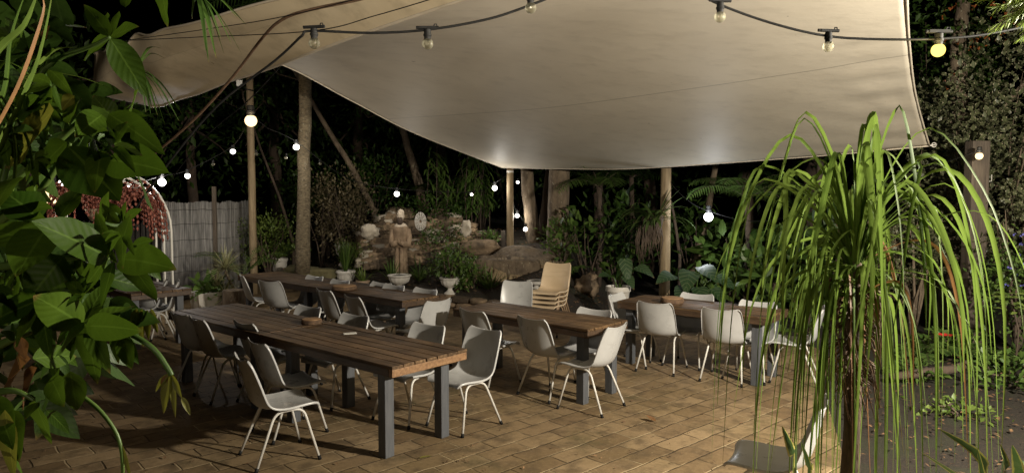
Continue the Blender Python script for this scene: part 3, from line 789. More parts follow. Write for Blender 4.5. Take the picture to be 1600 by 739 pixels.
cable("festoon_cable", "thin bulb wire from the palm trunk past the statue to the sail corner", [at(420, 210, 13) + up, at(463, 230, 13.2) + up, at(540, 285, 13.5) + up, at(620, 303, 13.7) + up, at(737, 304, 15) + up * .5, at(773, 294, 14) + up, at(797, 270, 14.1)], .006, m_cable)
cable("festoon_cable", "short wire holding the two bulbs by the twin trunks", [at(797, 275, 14.0), at(800, 310, 14.1), at(808, 337, 14.2) + up * .8, at(821, 358, 14.2) + up * .8, at(840, 400, 14.3)], .005, m_cable)
cable("drop_cable", "thin cable crossing diagonally in front of the globe pole", [at(260, 290, 9), at(320, 215, 8.2), at(385, 160, 7.4), at(440, 102, 6.6)], .006, m_cable)
cable("drop_cable", "wire running from the pole's staghorn to the lamp in the shrubs", [at(1035, 262, 12.2), at(1060, 300, 12.1), at(1107, 330, 12), at(1200, 345, 11.5), at(1340, 300, 10.5), at(1530, 236, 9)], .005, m_cable)

# ------------------------------------------------------------------ reed screen, arch, picket fence
t = thing("reed_screen", "grey split-reed screen fence curving behind the potted plants", "fence", (0, 0, 0))
pts = [at(255, 440, 12.9), at(300, 440, 13.4), at(345, 440, 13.7), at(372, 440, 14.4), at(392, 440, 15.6)]
pts = [V((p.x, p.y, 0)) for p in pts]; b = MB(); n = 250
for i in range(n):
    q = cr(pts, i / n); dd = (cr(pts, min(1, (i + 1) / n)) - q).normalized(); h = 1.86 + .015 * math.sin(i * .09) + random.uniform(-.012, .012)
    q = q + V((-dd.y, dd.x, 0)) * (.012 * math.sin(i * .42)) 
    b.tube([q + V((0, 0, .02)), q + V((random.uniform(-.004, .004), 0, h * .5)), q + V((random.uniform(-.006, .006), 0, h))], random.uniform(.0055, .0085), 5)
b.build("reed_panel", m_slat, t)
b = MB()
for z in (.25, .55, .85, 1.15, 1.45, 1.72):
    b.tube([cr(pts, i / 40) + V((.01, -.035, z + .008 * math.sin(i))) for i in range(41)], .0035, 5)
b.build("binding_wire", m_black, t)
t = thing("picket_fence", "dark picket fence behind the red hanging cactus", "fence", (0, 0, 0)); b = MB()
for i in range(24):
    p = at(60 + i * 8.3, 440, 13.3); b.box((p.x, p.y, .72), (.07, .02, 1.44))
    b.add([(p.x - .035, p.y - .01, 1.44), (p.x + .035, p.y - .01, 1.44), (p.x, p.y - .01, 1.52), (p.x - .035, p.y + .01, 1.44), (p.x + .035, p.y + .01, 1.44), (p.x, p.y + .01, 1.52)], [(0, 1, 2), (5, 4, 3), (0, 2, 5, 3), (1, 4, 5, 2)])
b.build("picket", m_picket, t, False); b = MB()
pa, pb = at(55, 440, 13.34), at(255, 440, 13.34)
for z in (.35, 1.15): b.box(((pa.x + pb.x) / 2, pa.y + .03, z), ((pb - pa).length, .03, .07))
b.build("rail", m_picket, t, False)

# arch: two side frames of three tubes joined over the top
pc = at(269, 470, 10.9); pw = at(84, 470, 10.9)
t = thing("garden_arch", "white metal garden arch of bent tubes with short rungs", "arch", (0, 0, 0))
cx, wid = (pc.x + pw.x) / 2, (pc.x - pw.x) / 2; b = MB(); rails = []
for k, (off, dz) in enumerate(((0, 0), (.11, .07), (.22, .14))):
    hw = wid - .22 + off; pl = []
    yy = pc.y + .02 * k; z0 = 1.45
    for i in range(6): pl.append(V((cx - hw, yy, z0 * i / 6)))
    for i in range(21):
        a = math.pi * (1 - i / 20); pl.append(V((cx + hw * math.cos(a), yy, z0 + (.80 + dz) * math.sin(a))))
    for i in range(1, 7): pl.append(V((cx + hw, yy, z0 * (1 - i / 6))))
    rails.append(pl); b.tube(pl, .016, 8)
b.build("arch_tube", m_white, t); b = MB()
for i in range(2, len(rails[0]) - 2, 2): b.tube([rails[0][i], rails[1][i], rails[2][i]], .007, 6)
b.build("rung", m_white, t)

# red jointed cactus hanging from a basket inside the arch
p = at(160, 335, 10.2)
t = thing("hanging_cactus", "reddish jointed cactus cascading from a hanging pot under the arch", "plant", p)
b = MB(); b.lathe([(.14, -.10), (.20, .0), (.22, .08), (.20, .08), (.1, .02)], (0, 0, 0), 20); b.build("hanging_pot", m_terra, t)
b = MB(); b.tube([(0, 0, .05), (0, 0, .5)], .006, 5); b.build("hanger", m_black, t)
f = MB()
for i in range(95):
    a = random.uniform(0, 6.28); r0 = random.uniform(.1, .5); sx = -.22 if i % 2 else .42
    sp_ = spine((sx * .5 + .08 * math.cos(a), .08 * math.sin(a), .08), (math.cos(a) * r0 + sx * .8, math.sin(a) * r0, .9), random.uniform(.8, 1.3), 13, 6.5, 2.6)
    for q, w in zip(sp_, sp_[1:]):
        m_ = q.lerp(w, .5); d = w - q; nn = rv(); wd = random.uniform(.035, .055); f_ = []
        s = d.normalized().cross(nn).normalized(); n2 = s.cross(d.normalized())
        f.add([q, m_ - s * wd * .5, w, m_ + s * wd * .5, m_ + n2 * .016, m_ - n2 * .016], [(0, 1, 4), (1, 2, 4), (2, 3, 4), (3, 0, 4), (0, 5, 1), (1, 5, 2), (2, 5, 3), (3, 5, 0)])
f.build("joints", m_red, t, True)

# ------------------------------------------------------------------ rocks, statue, retaining wall
t = thing("retaining_wall", "low flat-topped stone retaining wall along the patio edge below the urns", "wall", (0, 0, 0)); b = MB(); i = 0
x = 0
while x < 7.2:
    w = random.uniform(.28, .55)
    for k, z in enumerate((.09, .245)):
        p = W0 + WD * (x + w / 2 + k * .12) + WN * .10; i += 1
        b.rock((p.x, p.y, z * .66), (w * .50, .17, .055 + .008 * k), i, .16, 20, 11, math.atan2(WD.y, WD.x))
    x += w * .94
b.build("stones", m_rock, t)
t = thing("rock_wall", "rough piled rock wall with pale stones behind the statue", "rock wall", (0, 0, 0)); b = MB(); b2 = MB()
for i in range(330):
    px = random.uniform(566, 800)
    hi = 328 + max(0, (px - 690)) * .50 + max(0, 612 - px) * .75
    hi = max(hi, 328 + (22 if 640 < px < 668 else 0)); py = random.uniform(hi, 418)
    Y = 15.5 - (py - 330) / 90 * .9; p = at(px, py, Y); r = random.uniform(.07, .16)
    (b2 if i % 6 == 0 else b).rock(p, (r * 1.4, .16, r * .60), i + 40, .40, 14, 9, random.uniform(-.3, .3))
b.build("stones", m_rock, t); b2.build("pale_stones", m_pale_rock, t)
for lb, px, py, Y, r, mt in (("rounded mossy boulder behind the back table row", 485, 428, 14.4, (.50, .3, .16), m_moss), ("pale chunky rock at the statue's side, left end of the rock wall", 579, 362, 14.2, (.16, .15, .14), m_pale_rock),
        ("long flat slab in the rock wall's foot beside the root mound", 752, 387, 13.9, (.36, .25, .15), m_rock), ("brown rock at the foot of the mulch beside the twin trunks", 917, 446, 12.6, (.2, .2, .2), m_rock), ("white bright stone on top of the rock wall", 728, 357, 14.1, (.1, .1, .15), m_pale_rock)):
    o = MB(); o.rock((0, 0, 0), r, px * .1, .55, 22, 14, 0, .8); o = o.build("boulder", mt); o.location = at(px, py, Y); tag(o, lb, "rock")

# statue of a bearded robed figure
sb = at(627, 437, 13.9)
t = thing("statue", "bearded robed stone statue standing against the rock wall", "statue", (sb.x, sb.y, bank_h(sb.x, sb.y) - .12))
t.rotation_euler = (0, 0, R(-6)); t.scale = (.80, .85, 1.06)
b = MB(); S = 28; prof = [(.20, 0), (.205, .05), (.175, .10), (.165, .3), (.158, .5), (.155, .62), (.165, .74), (.185, .84), (.20, .93), (.205, 1.0), (.185, 1.06), (.12, 1.10), (.065, 1.13), (.06, 1.18)]
vs = []; fs = []
for i, (r, z) in enumerate(prof):
    for k in range(S):
        a = 2 * math.pi * k / S; fold_ = 1 + (.06 * math.sin(a * 9) + .03 * math.sin(a * 5 + 1)) * max(0, 1 - z / .75)
        vs.append((r * math.cos(a) * fold_, r * .72 * math.sin(a) * fold_, z))
for i in range(len(prof) - 1):
    for k in range(S): fs.append((i * S + k, i * S + (k + 1) % S, (i + 1) * S + (k + 1) % S, (i + 1) * S + k))
fs.append(tuple(range(S - 1, -1, -1))); b.add(vs, fs)
for sx in (-1, 1): b.tube([(sx * .185, 0, 1.0), (sx * .225, -.03, .86), (sx * .215, -.09, .74), (sx * .13, -.17, .74), (sx * .04, -.20, .78)], [.065, .068, .07, .06, .04], 10)
b.tube([(-.035, -.2, .77), (.0, -.215, .80), (.035, -.2, .77)], [.03, .04, .03], 8)
b.build("robe", m_statue, t)
b = MB(); b.ball((0, -.01, 1.26), (.085, .098, .115), 18, 12); b.ball((0, -.105, 1.245), (.014, .02, .026), 8, 6)
for sx in (-1, 1): b.ball((sx * .086, 0, 1.25), (.012, .022, .03), 8, 6); b.ball((sx * .032, -.092, 1.272), (.014, .01, .008), 8, 6)
b.ball((0, -.098, 1.288), (.06, .012, .010), 10, 6)
b.lathe([(.19, .985), (.175, 1.06), (.12, 1.115), (.07, 1.13)], (0, 0, 0), 20, 1.02, .76)
b.build("head", m_statuepale, t)
b = MB(); b.ball((0, -.082, 1.17), (.078, .055, .085), 12, 8); b.ball((0, -.105, 1.215), (.05, .02, .012), 10, 6); b.build("beard", m_beard, t)
b = MB(); b.tube([(-.05, -.128, .68), (-.06, -.15, .3), (-.065, -.155, .04)], [.05, .055, .06], 8); b.tube([(.05, -.128, .68), (.06, -.15, .3), (.065, -.155, .04)], [.05, .055, .06], 8); b.build("robe_fold", m_statue, t)
b = MB(); b.ball((0, .02, 1.305), (.088, .09, .085), 14, 8); b.build("hair", m_statuepale, t)
b = MB(); b.rock((0, 0, -.06), (.28, .24, .10), 3.3, .15); b.build("plinth", m_statue, t)
p = at(657, 346, 14.1)
t = thing("lace_ornament", "white lacy oval ornament leaning beside the statue", "ornament", p); b = MB()
for k in range(5):
    r = .06 + .03 * k; b.tube([V((r * .62 * math.cos(a * .3142), .02 * k * 0, r * math.sin(a * .3142))) for a in range(21)], .007, 5)
for k in range(12):
    a = k * math.pi / 6; b.tube([(0.02 * math.cos(a), 0, .03 * math.sin(a)), (.11 * math.cos(a), 0, .18 * math.sin(a))], .006, 5)
b.build("lattice", m_whiteconc, t)

# root mound of the twin trees
p = at(800, 428, 13.0)
t = thing("root_mound", "brown earthy root mound with hanging roots under the pale pole", "tree stump", (p.x, p.y, .25)); b = MB()
b.rock((0, .35, .22), (.95, .5, .42), 9, .5, 40, 24, 0, .75); b.build("mound", m_bark, t); b = MB()
for i in range(44):
    x0 = random.uniform(-.8, .95); zt = .55 - .1 * abs(x0)
    b.tube([(x0, .0, zt + .05), (x0 + random.uniform(-.06, .06), -.20, zt * .66), (x0 + random.uniform(-.12, .08), -.29, zt * .3), (x0 + random.uniform(-.2, .1), -.42, -.15)], [.025, .035, .03, .02], 7)
b.build("roots", m_pole, t)

# ------------------------------------------------------------------ urns and pots
def urn(label, px, py_rim, Y, w=.9, cat="urn"):
    p = at(px, py_rim, Y); zb = max(bank_h(p.x, p.y) - .01, 0); s = (p.z - zb) / .38; t = thing("pedestal_urn", label, cat, (p.x, p.y, zb), 0, "white pedestal urns")
    b = MB(); pr = [(.13, 0), (.13, .03), (.10, .045), (.06, .09), (.05, .12), (.065, .145), (.12, .17), (.18, .22), (.205, .29), (.205, .32), (.235, .345), (.24, .365), (.22, .38), (.19, .375), (.16, .34)]
    fl = [0, 0, 0, 0, 0, 0, .03, .04, .04, .02, 0, .015, .01, 0, 0]
    b.lathe([(r * w, z * s) for r, z in pr], (0, 0, 0), 48, 1, 1, fl, 14); b.build("bowl", m_whiteconc, t, True, 0, 50)
    e = MB(); e.ball((0, 0, .345 * s), (.17 * w, .17 * w, .02), 14, 6); e.build("potting_soil", m_soil, t)
    return t, V((p.x, p.y, p.z - .02))
u1_, q_herb = urn("white pedestal urn full of tall green herbs", 540, 422.5, 14.3, .86)
u2_, q_stat = urn("white fluted urn in front of the statue, nearly bare", 624, 429, 13.35, .96)
u3_, q_leaf = urn("white fluted urn with leafy plant, closest to the patio", 703, 433, 12.62, .80)
u4_, q_back = urn("small white urn up on the bank behind the herb urn", 536, 381, 15.4, .8)
u5_, q_palm = urn("white urn holding a drooping palm, by the reed screen", 436, 403, 15.5, .8)
u6_, q_ear = urn("white urn rim just showing behind the tan chair stack", 838, 438, 12.0, .7)
def pot(label, px, py, Y, r, h, mat, square=False, name="plant_pot", rib=0):
    p = at(px, py, Y); t = thing(name, label, "plant pot", (p.x, p.y, max(p.z - h, -.02)))
    b = MB()
    if square: b.lathe([(r * 1.15, 0), (r * 1.4, h), (r * 1.25, h), (r * 1.2, h - .05)], (0, 0, 0), 4); b.build("planter", mat, t, False, .008)
    else:
        b.lathe([(r * .72, 0), (r * .9, h * .78), (r * .92, h * .80), (r, h * .82), (r, h), (r * .9, h), (r * .86, h * .9)], (0, 0, 0), 30, 1, 1, rib, 24); b.build("planter", mat, t, True, 0, 40)
    e = MB(); e.ball((0, 0, h - .06), (r * .86, r * .86, .02), 14, 6); e.build("potting_soil", m_soil, t)
    return t, V((p.x, p.y, max(p.z - h, -.02) + h - .05))
_, q_white = pot("white tapered pot with ribbed rim holding a big veined leaf", 966, 447, 11.0, .195, .42, m_whiteconc)
_, q_drac = pot("buff clay pot under the spiky striped dracaena", 378, 459, 12.4, .2, .27, m_terra)
_, q_box = pot("pale square planter by the reed screen", 322, 458, 12.2, .22, .34, m_whiteconc, True)
_, q_small = pot("small clay pot with strappy leaves between the two white urns", 567, 438, 13.95, .14, .16, m_terra)
p = at(374, 452, 11.7); t = thing("log_stump", "pale log stump beside the far corner of the back row", "stump", (p.x - .1, p.y, 0)); b = MB()
b.lathe([(.19, 0), (.18, .2), (.175, .40), (.17, .42)], (0, 0, 0), 20, 1, 1, .03, 6); b.build("stump", m_bark, t, True, 0, 40)

# ------------------------------------------------------------------ plants round the pots
def clump(name, label, cat, base, n, L, W, mat, tilt=.8, grav=1.6, group=None):
    t = thing(name, label, cat, base, 0, group); f = MB()
    for i in range(n):
        a = random.uniform(0, 6.28); e = random.random() ** .7 * tilt
        d = V((math.cos(a) * e, math.sin(a) * e, 1)); l = L * random.uniform(.6, 1.15)
        blade(f, spine(V((math.cos(a), math.sin(a), 0)) * .03, d, l, 7, grav * e), W * random.uniform(.7, 1.2), .3, .5)
    f.build("leaves", mat, t); return t
clump("strappy_plant", "upright dark herb clump growing in the white urn", "plant", q_herb, 90, .62, .022, l_mid, .5, .8)
bush("leafy_herb", "feathery green plant spilling behind the herb urn", "plant", q_herb + V((.15, .5, -.3)), (.32, .25, .35), .85, 900, .07, .025, l_fine, stems=8)
clump("strappy_plant", "low strappy plant in the small clay pot", "plant", q_small, 26, .36, .035, l_fine, 1.0, 1.6)
bush("leafy_herb", "leafy plant filling the urn closest to the patio", "plant", q_leaf, (.30, .25, .28), .52, 420, .10, .05, l_mid, stems=6)
clump("spiky_plant", "spiky green clump at the foot of the root mound", "plant", at(765, 452, 12.5) - V((0, 0, .05)), 46, .52, .028, l_mid, 1.0, 1.2)
clump("spiky_plant", "grassy clump between the statue and the front urn", "plant", at(655, 440, 13.6), 46, .5, .024, l_mid, 1.1, 1.5)
clump("spiky_plant", "low grassy clump under the statue", "plant", at(612, 440, 13.7), 40, .5, .024, l_mid, 1.1, 1.5)
bush("ground_shrub", "dark green shrub over the bank under the rock wall", "shrub", at(700, 425, 13.3) - V((0, 0, .1)), (.6, .3, .28), .55, 900, .08, .035, l_mid, stems=6)
bush("ground_shrub", "small green shrub at the wall between urn and root mound", "shrub", at(740, 440, 12.7) - V((0, 0, .1)), (.35, .25, .22), .42, 420, .08, .035, l_mid, stems=5)
t = thing("spiky_dracaena", "striped spiky dracaena in the buff clay pot", "plant", q_drac - V((.25, .1, 0)))
f = MB(); s = MB(); s.tube([(.2, .1, -.1), (.1, .05, .2), (0, 0, .47)], [.03, .025, .022], 8); s.tube([(.2, .1, -.1), (.02, .05, .05), (-.15, 0, .12)], [.025, .022, .02], 8); s.build("stem", m_bark, t)
for hub, L, n_ in ((V((0, 0, .5)), .46, 85), (V((-.15, 0, .15)), .42, 60), (V((.05, -.1, .05)), .40, 40)):
    for i in range(n_):
        d = rv(); d.z = abs(d.z) * .9 + .05 if random.random() < .75 else d.z * .5
        blade(f, spine(hub, d, L * random.uniform(.7, 1.1), 6, .5), .026, .3, .6)
f.build("leaves", l_drac, t)
bush("leafy_plant", "dark leafy plant in the pale square planter", "plant", q_box, (.28, .22, .16), .32, 90, .2, .09, l_mid, big=True, stems=4)
t = thing("potted_palm", "drooping palm in the white urn by the reed screen", "palm", q_palm); f = MB(); s = MB()
for i in range(11):
    a = i * .571; frond(f, (0, 0, 0), (math.cos(a) * .75, math.sin(a) * .75, .8), random.uniform(.75, 1.0), 20, .34, .026, 2.0, .9, s, .008)
f.build("fronds", l_palm, t); s.build("stem", l_fine, t)
bush("leafy_shrub", "yellow-green small-leaved shrub behind the urn palm", "shrub", at(420, 430, 14.6), (.55, .35, .5), 1.25, 1500, .075, .035, l_fine, stems=8)
t = thing("garden_palm", "low arching palm fronds in front of the reed screen", "palm", at(378, 460, 13.0)); f = MB(); s = MB()
for a, l in ((2.9, 1.1), (2.4, .9), (3.5, 1.0), (.4, 1.0), (1.2, .9), (.0, .8)): frond(f, (0, 0, .3), (math.cos(a) * .8, math.sin(a) * .4, .95), l, 22, .32, .022, 1.6, .7, s, .008)
f.build("fronds", l_palm, t); s.build("stem", l_fine, t)
def ear_plant(label, base, lv, mat=None, name="elephant_ear"):
    t = thing(name, label, "plant", base); f = MB(); s = MB()
    for (x, y, z, L, W, dx, dz) in lv:
        e = V((x, y, z)); s.tube([V((0, 0, -.05)), e * .5 + V((0, 0, .08)), e], [.014, .011, .008], 6)
        leaf(f, e, V((dx, -.55, dz)), V((0, -.45, .9)), L, W, 8, .18, .45, 'heart', .05)
    f.build("leaves", mat or l_ear, t); s.build("stem", l_mid, t); return t
ear_plant("broad veined elephant ear behind the chairs of the table by the pole", at(1085, 470, 11.4), [(-.35, 0, .42, .42, .30, -.8, -.1), (-.1, -.1, .50, .46, .34, -.3, -.5), (.1, 0, .56, .44, .34, .35, -.3), (.35, .05, .38, .40, .30, .7, -.3), (0, -.2, .25, .38, .28, .1, -.5), (.22, -.2, .22, .36, .26, .5, -.5), (-.22, -.2, .25, .34, .25, -.5, -.5)])
ear_plant("single large veined leaf plant rising from the white tapered pot", q_white, [(.10, .05, .48, .44, .22, .1, -.9), (.3, .1, .34, .36, .24, .6, -.2), (-.12, .05, .2, .3, .2, -.6, .2), (.1, -.05, .22, .3, .2, .3, -.4)])
# staghorn fern on the pole
p = at(1022, 352, 12.1); t = thing("staghorn_fern", "staghorn fern with hanging fronds mounted on the round pole", "fern", p); f = MB(); s = MB()
for i in range(46):
    a = random.uniform(2.2, 5.0) if random.random() < .8 else random.uniform(-.6, .8); L = random.uniform(.45, .85)
    blade(f, spine((0, -.05, random.uniform(-.1, .1)), (math.cos(a) * .9, math.sin(a) * .6, random.uniform(.2, 1.1)), L, 9, 2.3), random.uniform(.035, .075), .25, .4)
for a, z in ((.3, .9), (.6, 1.2), (0.1, .6)): blade(f, spine((.05, -.05, .1), (math.cos(a) * .5, -.2, z), .62, 8, .6), .10, .2, .4)
f.build("fronds", l_staghorn, t)
for i in range(36):
    x = random.uniform(-.3, .1); s.tube([(x, -.08 + random.uniform(-.1, .05), random.uniform(-.05, .15)), (x + random.uniform(-.08, .08), -.12, -.25), (x + random.uniform(-.05, .05), -.1, -random.uniform(.35, .7))], [.012, .01, .004], 5)
s.rock((0, -.03, 0), (.14, .12, .18), 5.5, .4); s.build("dead_fronds", m_barkdark, t)

# ------------------------------------------------------------------ trees behind
def trunk_between(px0, py0, px1, py1, Y, zb=None):
    a, b_ = at(px0, py0, Y), at(px1, py1, Y); return a, b_
a = at(472, 418, 13.7); b_ = at(478, 118, 13.7) - a
t = tree("straight lichen-spotted palm trunk rising behind the back table row", a, [V((0, 0, -.1)), b_ * .33, b_ * .66, b_, b_ * 1.25], [.15, .125, .12, .118, .11], m_palmbark, None, 0, 0, 0, None, name="palm_tree", cat="palm", seg=18)
f = MB()
for i in range(14):
    an = i * .449; frond(f, b_ * 1.25, (math.cos(an), math.sin(an), .7), 2.2, 26, .6, .04, 1.5, .8, None, .02)
f.build("crown", l_dark, t)
a = at(870, 424, 13.6); up_ = at(874, 262, 13.6) - a
tree("thickest straight tree trunk, right of the twin trunks", a, [V((0, 0, -.3)), V((0, 0, .05)), up_ * .5, up_, up_ * 1.6, up_ * 2.3], [.33, .24, .205, .20, .19, .14], m_bark, (up_ * 2.5, (2.2, 2, 1.1)), 1300, .22, .09, l_dark, seg=22)
a = at(838, 425, 14.3); u_ = at(822, 262, 14.3) - a
tree("leaning tree trunk of the pair next to the pale pole", a, [V((0, 0, -.3)), V((0.02, 0, .1)), u_ * .5, u_, u_ * 1.6 + V((-.3, 0, 0))], [.22, .17, .14, .125, .10], m_bark, (u_ * 2.0, (1.6, 1.6, .9)), 800, .2, .08, l_dark, seg=16)
a = at(848, 420, 14.7); u_ = at(862, 262, 14.7) - a
tree("thin upright trunk between the leaning and the thickest trunk", a, [V((0, 0, -.3)), u_ * .5 + V((-.05, 0, 0)), u_, u_ * 1.7], [.14, .12, .11, .08], m_barkdark, (u_ * 2.1, (1.4, 1.4, .9)), 600, .2, .08, l_dark)
for lb, x0, y0, x1, y1, Y, r in (("slender slanting tree in the dark between palm trunk and statue", 585, 330, 505, 190, 16, .075), ("dark leaning tree above the rock wall, bending to one side", 660, 320, 638, 235, 16.5, .12), ("thin bare sapling slanting behind the globe pole", 458, 380, 410, 240, 16, .035),
        ("bent thin trunk behind the glaring lamp", 1082, 430, 1118, 260, 13.2, .075), ("thin stem leaning across behind the fern pole", 1062, 400, 1035, 270, 13.0, .03)):
    a = at(x0, y0, Y); a0 = V((a.x, a.y, 0)); u_ = at(x1, y1, Y) - a0; q = a - a0
    tree(lb, a0, [V((0, 0, -.1)), q, q.lerp(u_, .5) + V((.05, 0, 0)), u_, u_ + (u_ - q) * .8], [r * 1.1, r, r * .85, r * .7, r * .5], m_bark if r > .07 else m_barkdark, (u_ + (u_ - q) * .8, (1.3, 1.2, .7)), 500, .16, .07, l_dark, seg=12)
rng = random.Random(3)
for i, (px, Y, h, r, lb) in enumerate(((300, 18.5, 5.2, .16, "tall dark tree far behind the reed screen"), (180, 17, 5.5, .18, "dark tree far behind the white arch"), (40, 15, 5.5, .2, "dark tree behind the broad leaves at the picture's edge"), (430, 20, 6, .2, "dark tree beyond the globe pole"), (560, 20, 5.6, .2, "tall dark tree beyond the olive-leaved bush"), (690, 20, 5.4, .2, "dark tree high behind the rock wall"), (930, 17.5, 5.2, .16, "dark tree behind the palm fronds"), (1010, 18, 5.4, .18, "dark tree behind the fern pole"), (1160, 17.5, 5.4, .18, "dark tree beyond the glaring lamp"), (1260, 16.5, 5.6, .2, "dark tree beyond the thin pole"), (1370, 15, 5.8, .2, "dark tree behind the sail's outer corner"))):
    p = at(px, 440, Y); tree(lb, (p.x, p.y, 0), [V((0, 0, -.1)), V((.1, 0, h * .3)), V((0, .1, h * .6)), V((.1, 0, h * .85))], [r, r * .85, r * .7, r * .5], m_barkdark, ((0, 0, h * .72), (1.9, 1.4, h * .33)), 1100, .26, .10, l_dark, limbs=8)

# ------------------------------------------------------------------ shrubs behind
def gp(px, py, Y):
    p = at(px, py, Y); return V((p.x, p.y, max(0, bank_h(p.x, p.y)) if p.y > 11 else 0))
bush("olive_bush", "olive-brown small-leaved bush beside the statue", "shrub", gp(545, 400, 15.2), (.75, .5, .85), 2.0, 2600, .075, .045, l_brown, 16, .26, stems=10)
bush("olive_bush", "small-leaved bush above the herb urn near the palm trunk", "shrub", gp(503, 400, 15.6), (.45, .45, .65), 1.8, 1100, .075, .04, l_brown, 10, .26, stems=8)
t = thing("drooping_shrub", "tall shrub of long drooping leaves behind the rock wall", "shrub", gp(715, 400, 15.6)); f = MB(); s = MB()
for i in range(26):
    x, y = random.uniform(-.8, .75), random.uniform(-.3, .5); h = random.uniform(1.1, 2.2)
    s.tube([(x, y, 0), (x + random.uniform(-.1, .1), y, h * .5), (x + random.uniform(-.25, .25), y - .1, h)], [.014, .011, .006], 5)
    for k in range(22):
        z = h * random.uniform(.45, 1.05); a = random.uniform(0, 6.28)
        leaf(f, (x + random.uniform(-.1, .1), y, z), (math.cos(a), math.sin(a) - .3, -.5), (0, -.5, 1), random.uniform(.22, .36), .05, 4, .2, 1.3, 'lance')
f.build("foliage", l_mid, t); s.build("stem", m_barkdark, t)
for lb, px, py, Y, rr, h, n_, L, W, mt, bg in (
    ("dark creeper shrub over the top of the rock wall", 665, 330, 15.4, (1.0, .4, .35), 1.2, 900, .09, .05, l_dark, False),
    ("dark green shrub at the thick trunk's foot", 880, 430, 13.2, (.4, .3, .3), .75, 420, .1, .045, l_mid, False),
    ("glossy leafy shrub with long stems behind the white tapered pot", 920, 440, 13.0, (.55, .4, .6), 1.35, 160, .17, .09, l_mid, True),
    ("dark tall shrub left of the fern pole", 965, 430, 14.0, (.7, .5, .9), 2.1, 500, .2, .07, l_dark, True),
    ("dense dark shrub between fern pole and lamp", 1075, 440, 13.4, (.5, .5, .8), 1.8, 420, .2, .08, l_dark, True),
    ("broad-leaved dark shrub under the glaring lamp", 1140, 450, 12.6, (.6, .4, .6), 1.35, 200, .30, .12, l_mid, True),
    ("broad-leaved shrub behind the table by the pole, right of the lamp", 1200, 460, 12.0, (.6, .4, .55), 1.25, 190, .32, .12, l_mid, True),
    ("dark leafy shrub seen through the strap leaves", 1290, 470, 11.4, (.7, .5, .8), 1.8, 420, .24, .09, l_dark, True),
    ("low leafy shrub at the patio corner behind the strap leaves", 1262, 500, 10.4, (.45, .35, .3), .62, 150, .2, .09, l_mid, True),
    ("dark shrub at the back of the bank behind the herb urn", 590, 380, 16.8, (1.0, .5, .9), 2.3, 700, .14, .06, l_dark, False),
    ("dark shrub behind the two bulbs by the twin trunks", 800, 390, 16.5, (.9, .5, 1.0), 2.3, 700, .16, .06, l_dark, False),
    ("dark shrub standing behind the palm trunk", 490, 400, 17.2, (.9, .5, .9), 2.2, 700, .16, .06, l_dark, False)):
    bush("garden_shrub", lb, "shrub", gp(px, py, Y), rr, h, n_, L, W, mt, 12, .3, bg, 7)
bush("creeper", "trailing green creeper spilling down the middle of the rock wall", "plant", at(690, 372, 14.6), (.5, .25, .22), .25, 420, .08, .045, l_mid, 14, .25, False, 4)
bush("creeper", "small trailing creeper on the rock wall's low end by the pale pole", "plant", at(765, 372, 14.5), (.25, .2, .16), .2, 200, .08, .045, l_mid, 8, .25, False, 4)
for lb, px, py, Y, hz, L, n_, mt in (("palm with fronds fanning just under the sail beyond the thick trunk", 935, 430, 13.6, 2.15, 1.15, 13, l_palm), ("dark palm fanning out near the fern pole's top", 985, 420, 14.4, 2.35, 1.2, 12, l_dark), ("feathery palm above the glaring lamp", 1165, 440, 12.4, 1.95, 1.25, 14, l_palm), ("palm with red-ribbed fronds low behind the strap leaves", 1190, 420, 13.4, 1.1, 1.0, 10, l_palm), ("dark palm behind the palm trunk's side", 512, 380, 16.2, 1.9, 1.2, 11, l_dark), ("cycad with stiff fronds behind the square planter", 690, 400, 16.8, 2.1, 1.1, 10, l_dark)):
    b0 = gp(px, py, Y); t = thing("garden_palm", lb, "palm", b0); f = MB(); s = MB(); hz -= b0.z
    s.tube([(0, 0, -.1), (.04, 0, hz * .5), (0, 0, hz)], [.06, .05, .05], 9)
    for i in range(n_):
        a = i * 6.283 / n_ + random.uniform(-.2, .2); frond(f, (0, 0, hz), (math.cos(a), math.sin(a), random.uniform(.3, 1.1)), L * random.uniform(.8, 1.1), 24, .42, .026, 1.5, .9, s, .01)
    f.build("fronds", mt, t); s.build("stem", m_barkdark, t)

# ------------------------------------------------------------------ right-hand garden
def vbush(label, px, py, Y, rr, h, n_, L=.06, W=.042, mt=None, base=None, cl=22):
    return bush("variegated_shrub", label, "shrub", base or gp(px, py, Y), rr, h, int(n_ * .62), L * 1.35, W * 1.3, mt or l_vari, cl * 2, .13, False, 9, m_bark)
vbush("tall pale-edged shrub filling the corner above the square post", 1545, 520, 10.2, (1.15, .8, 1.6), 4.6, 7000, .075, .05)
vbush("pale-edged shrub between the sail's outer corner and the square post", 1450, 520, 10.8, (.6, .6, 1.5), 3.6, 3600, .07, .048)
vbush("low pale-edged shrub left of the square post's foot", 1425, 540, 9.8, (.55, .4, .55), 1.75, 1500, .06, .042)
vbush("low pale-edged shrub right of the square post", 1590, 540, 9.0, (.5, .5, .8), 2.2, 1500, .06, .042)
vbush("grey-green shrub low behind the strap leaves", 1370, 520, 10.4, (.6, .45, .7), 1.7, 1500, .065, .042, l_brown)
t = bush("flowering_vine", "dark vine with orange flower clusters beside the sail edge", "vine", gp(1470, 520, 11.6), (.8, .5, 1.3), 5.2, 2600, .09, .045, l_dark, 18, .28, False, 7)
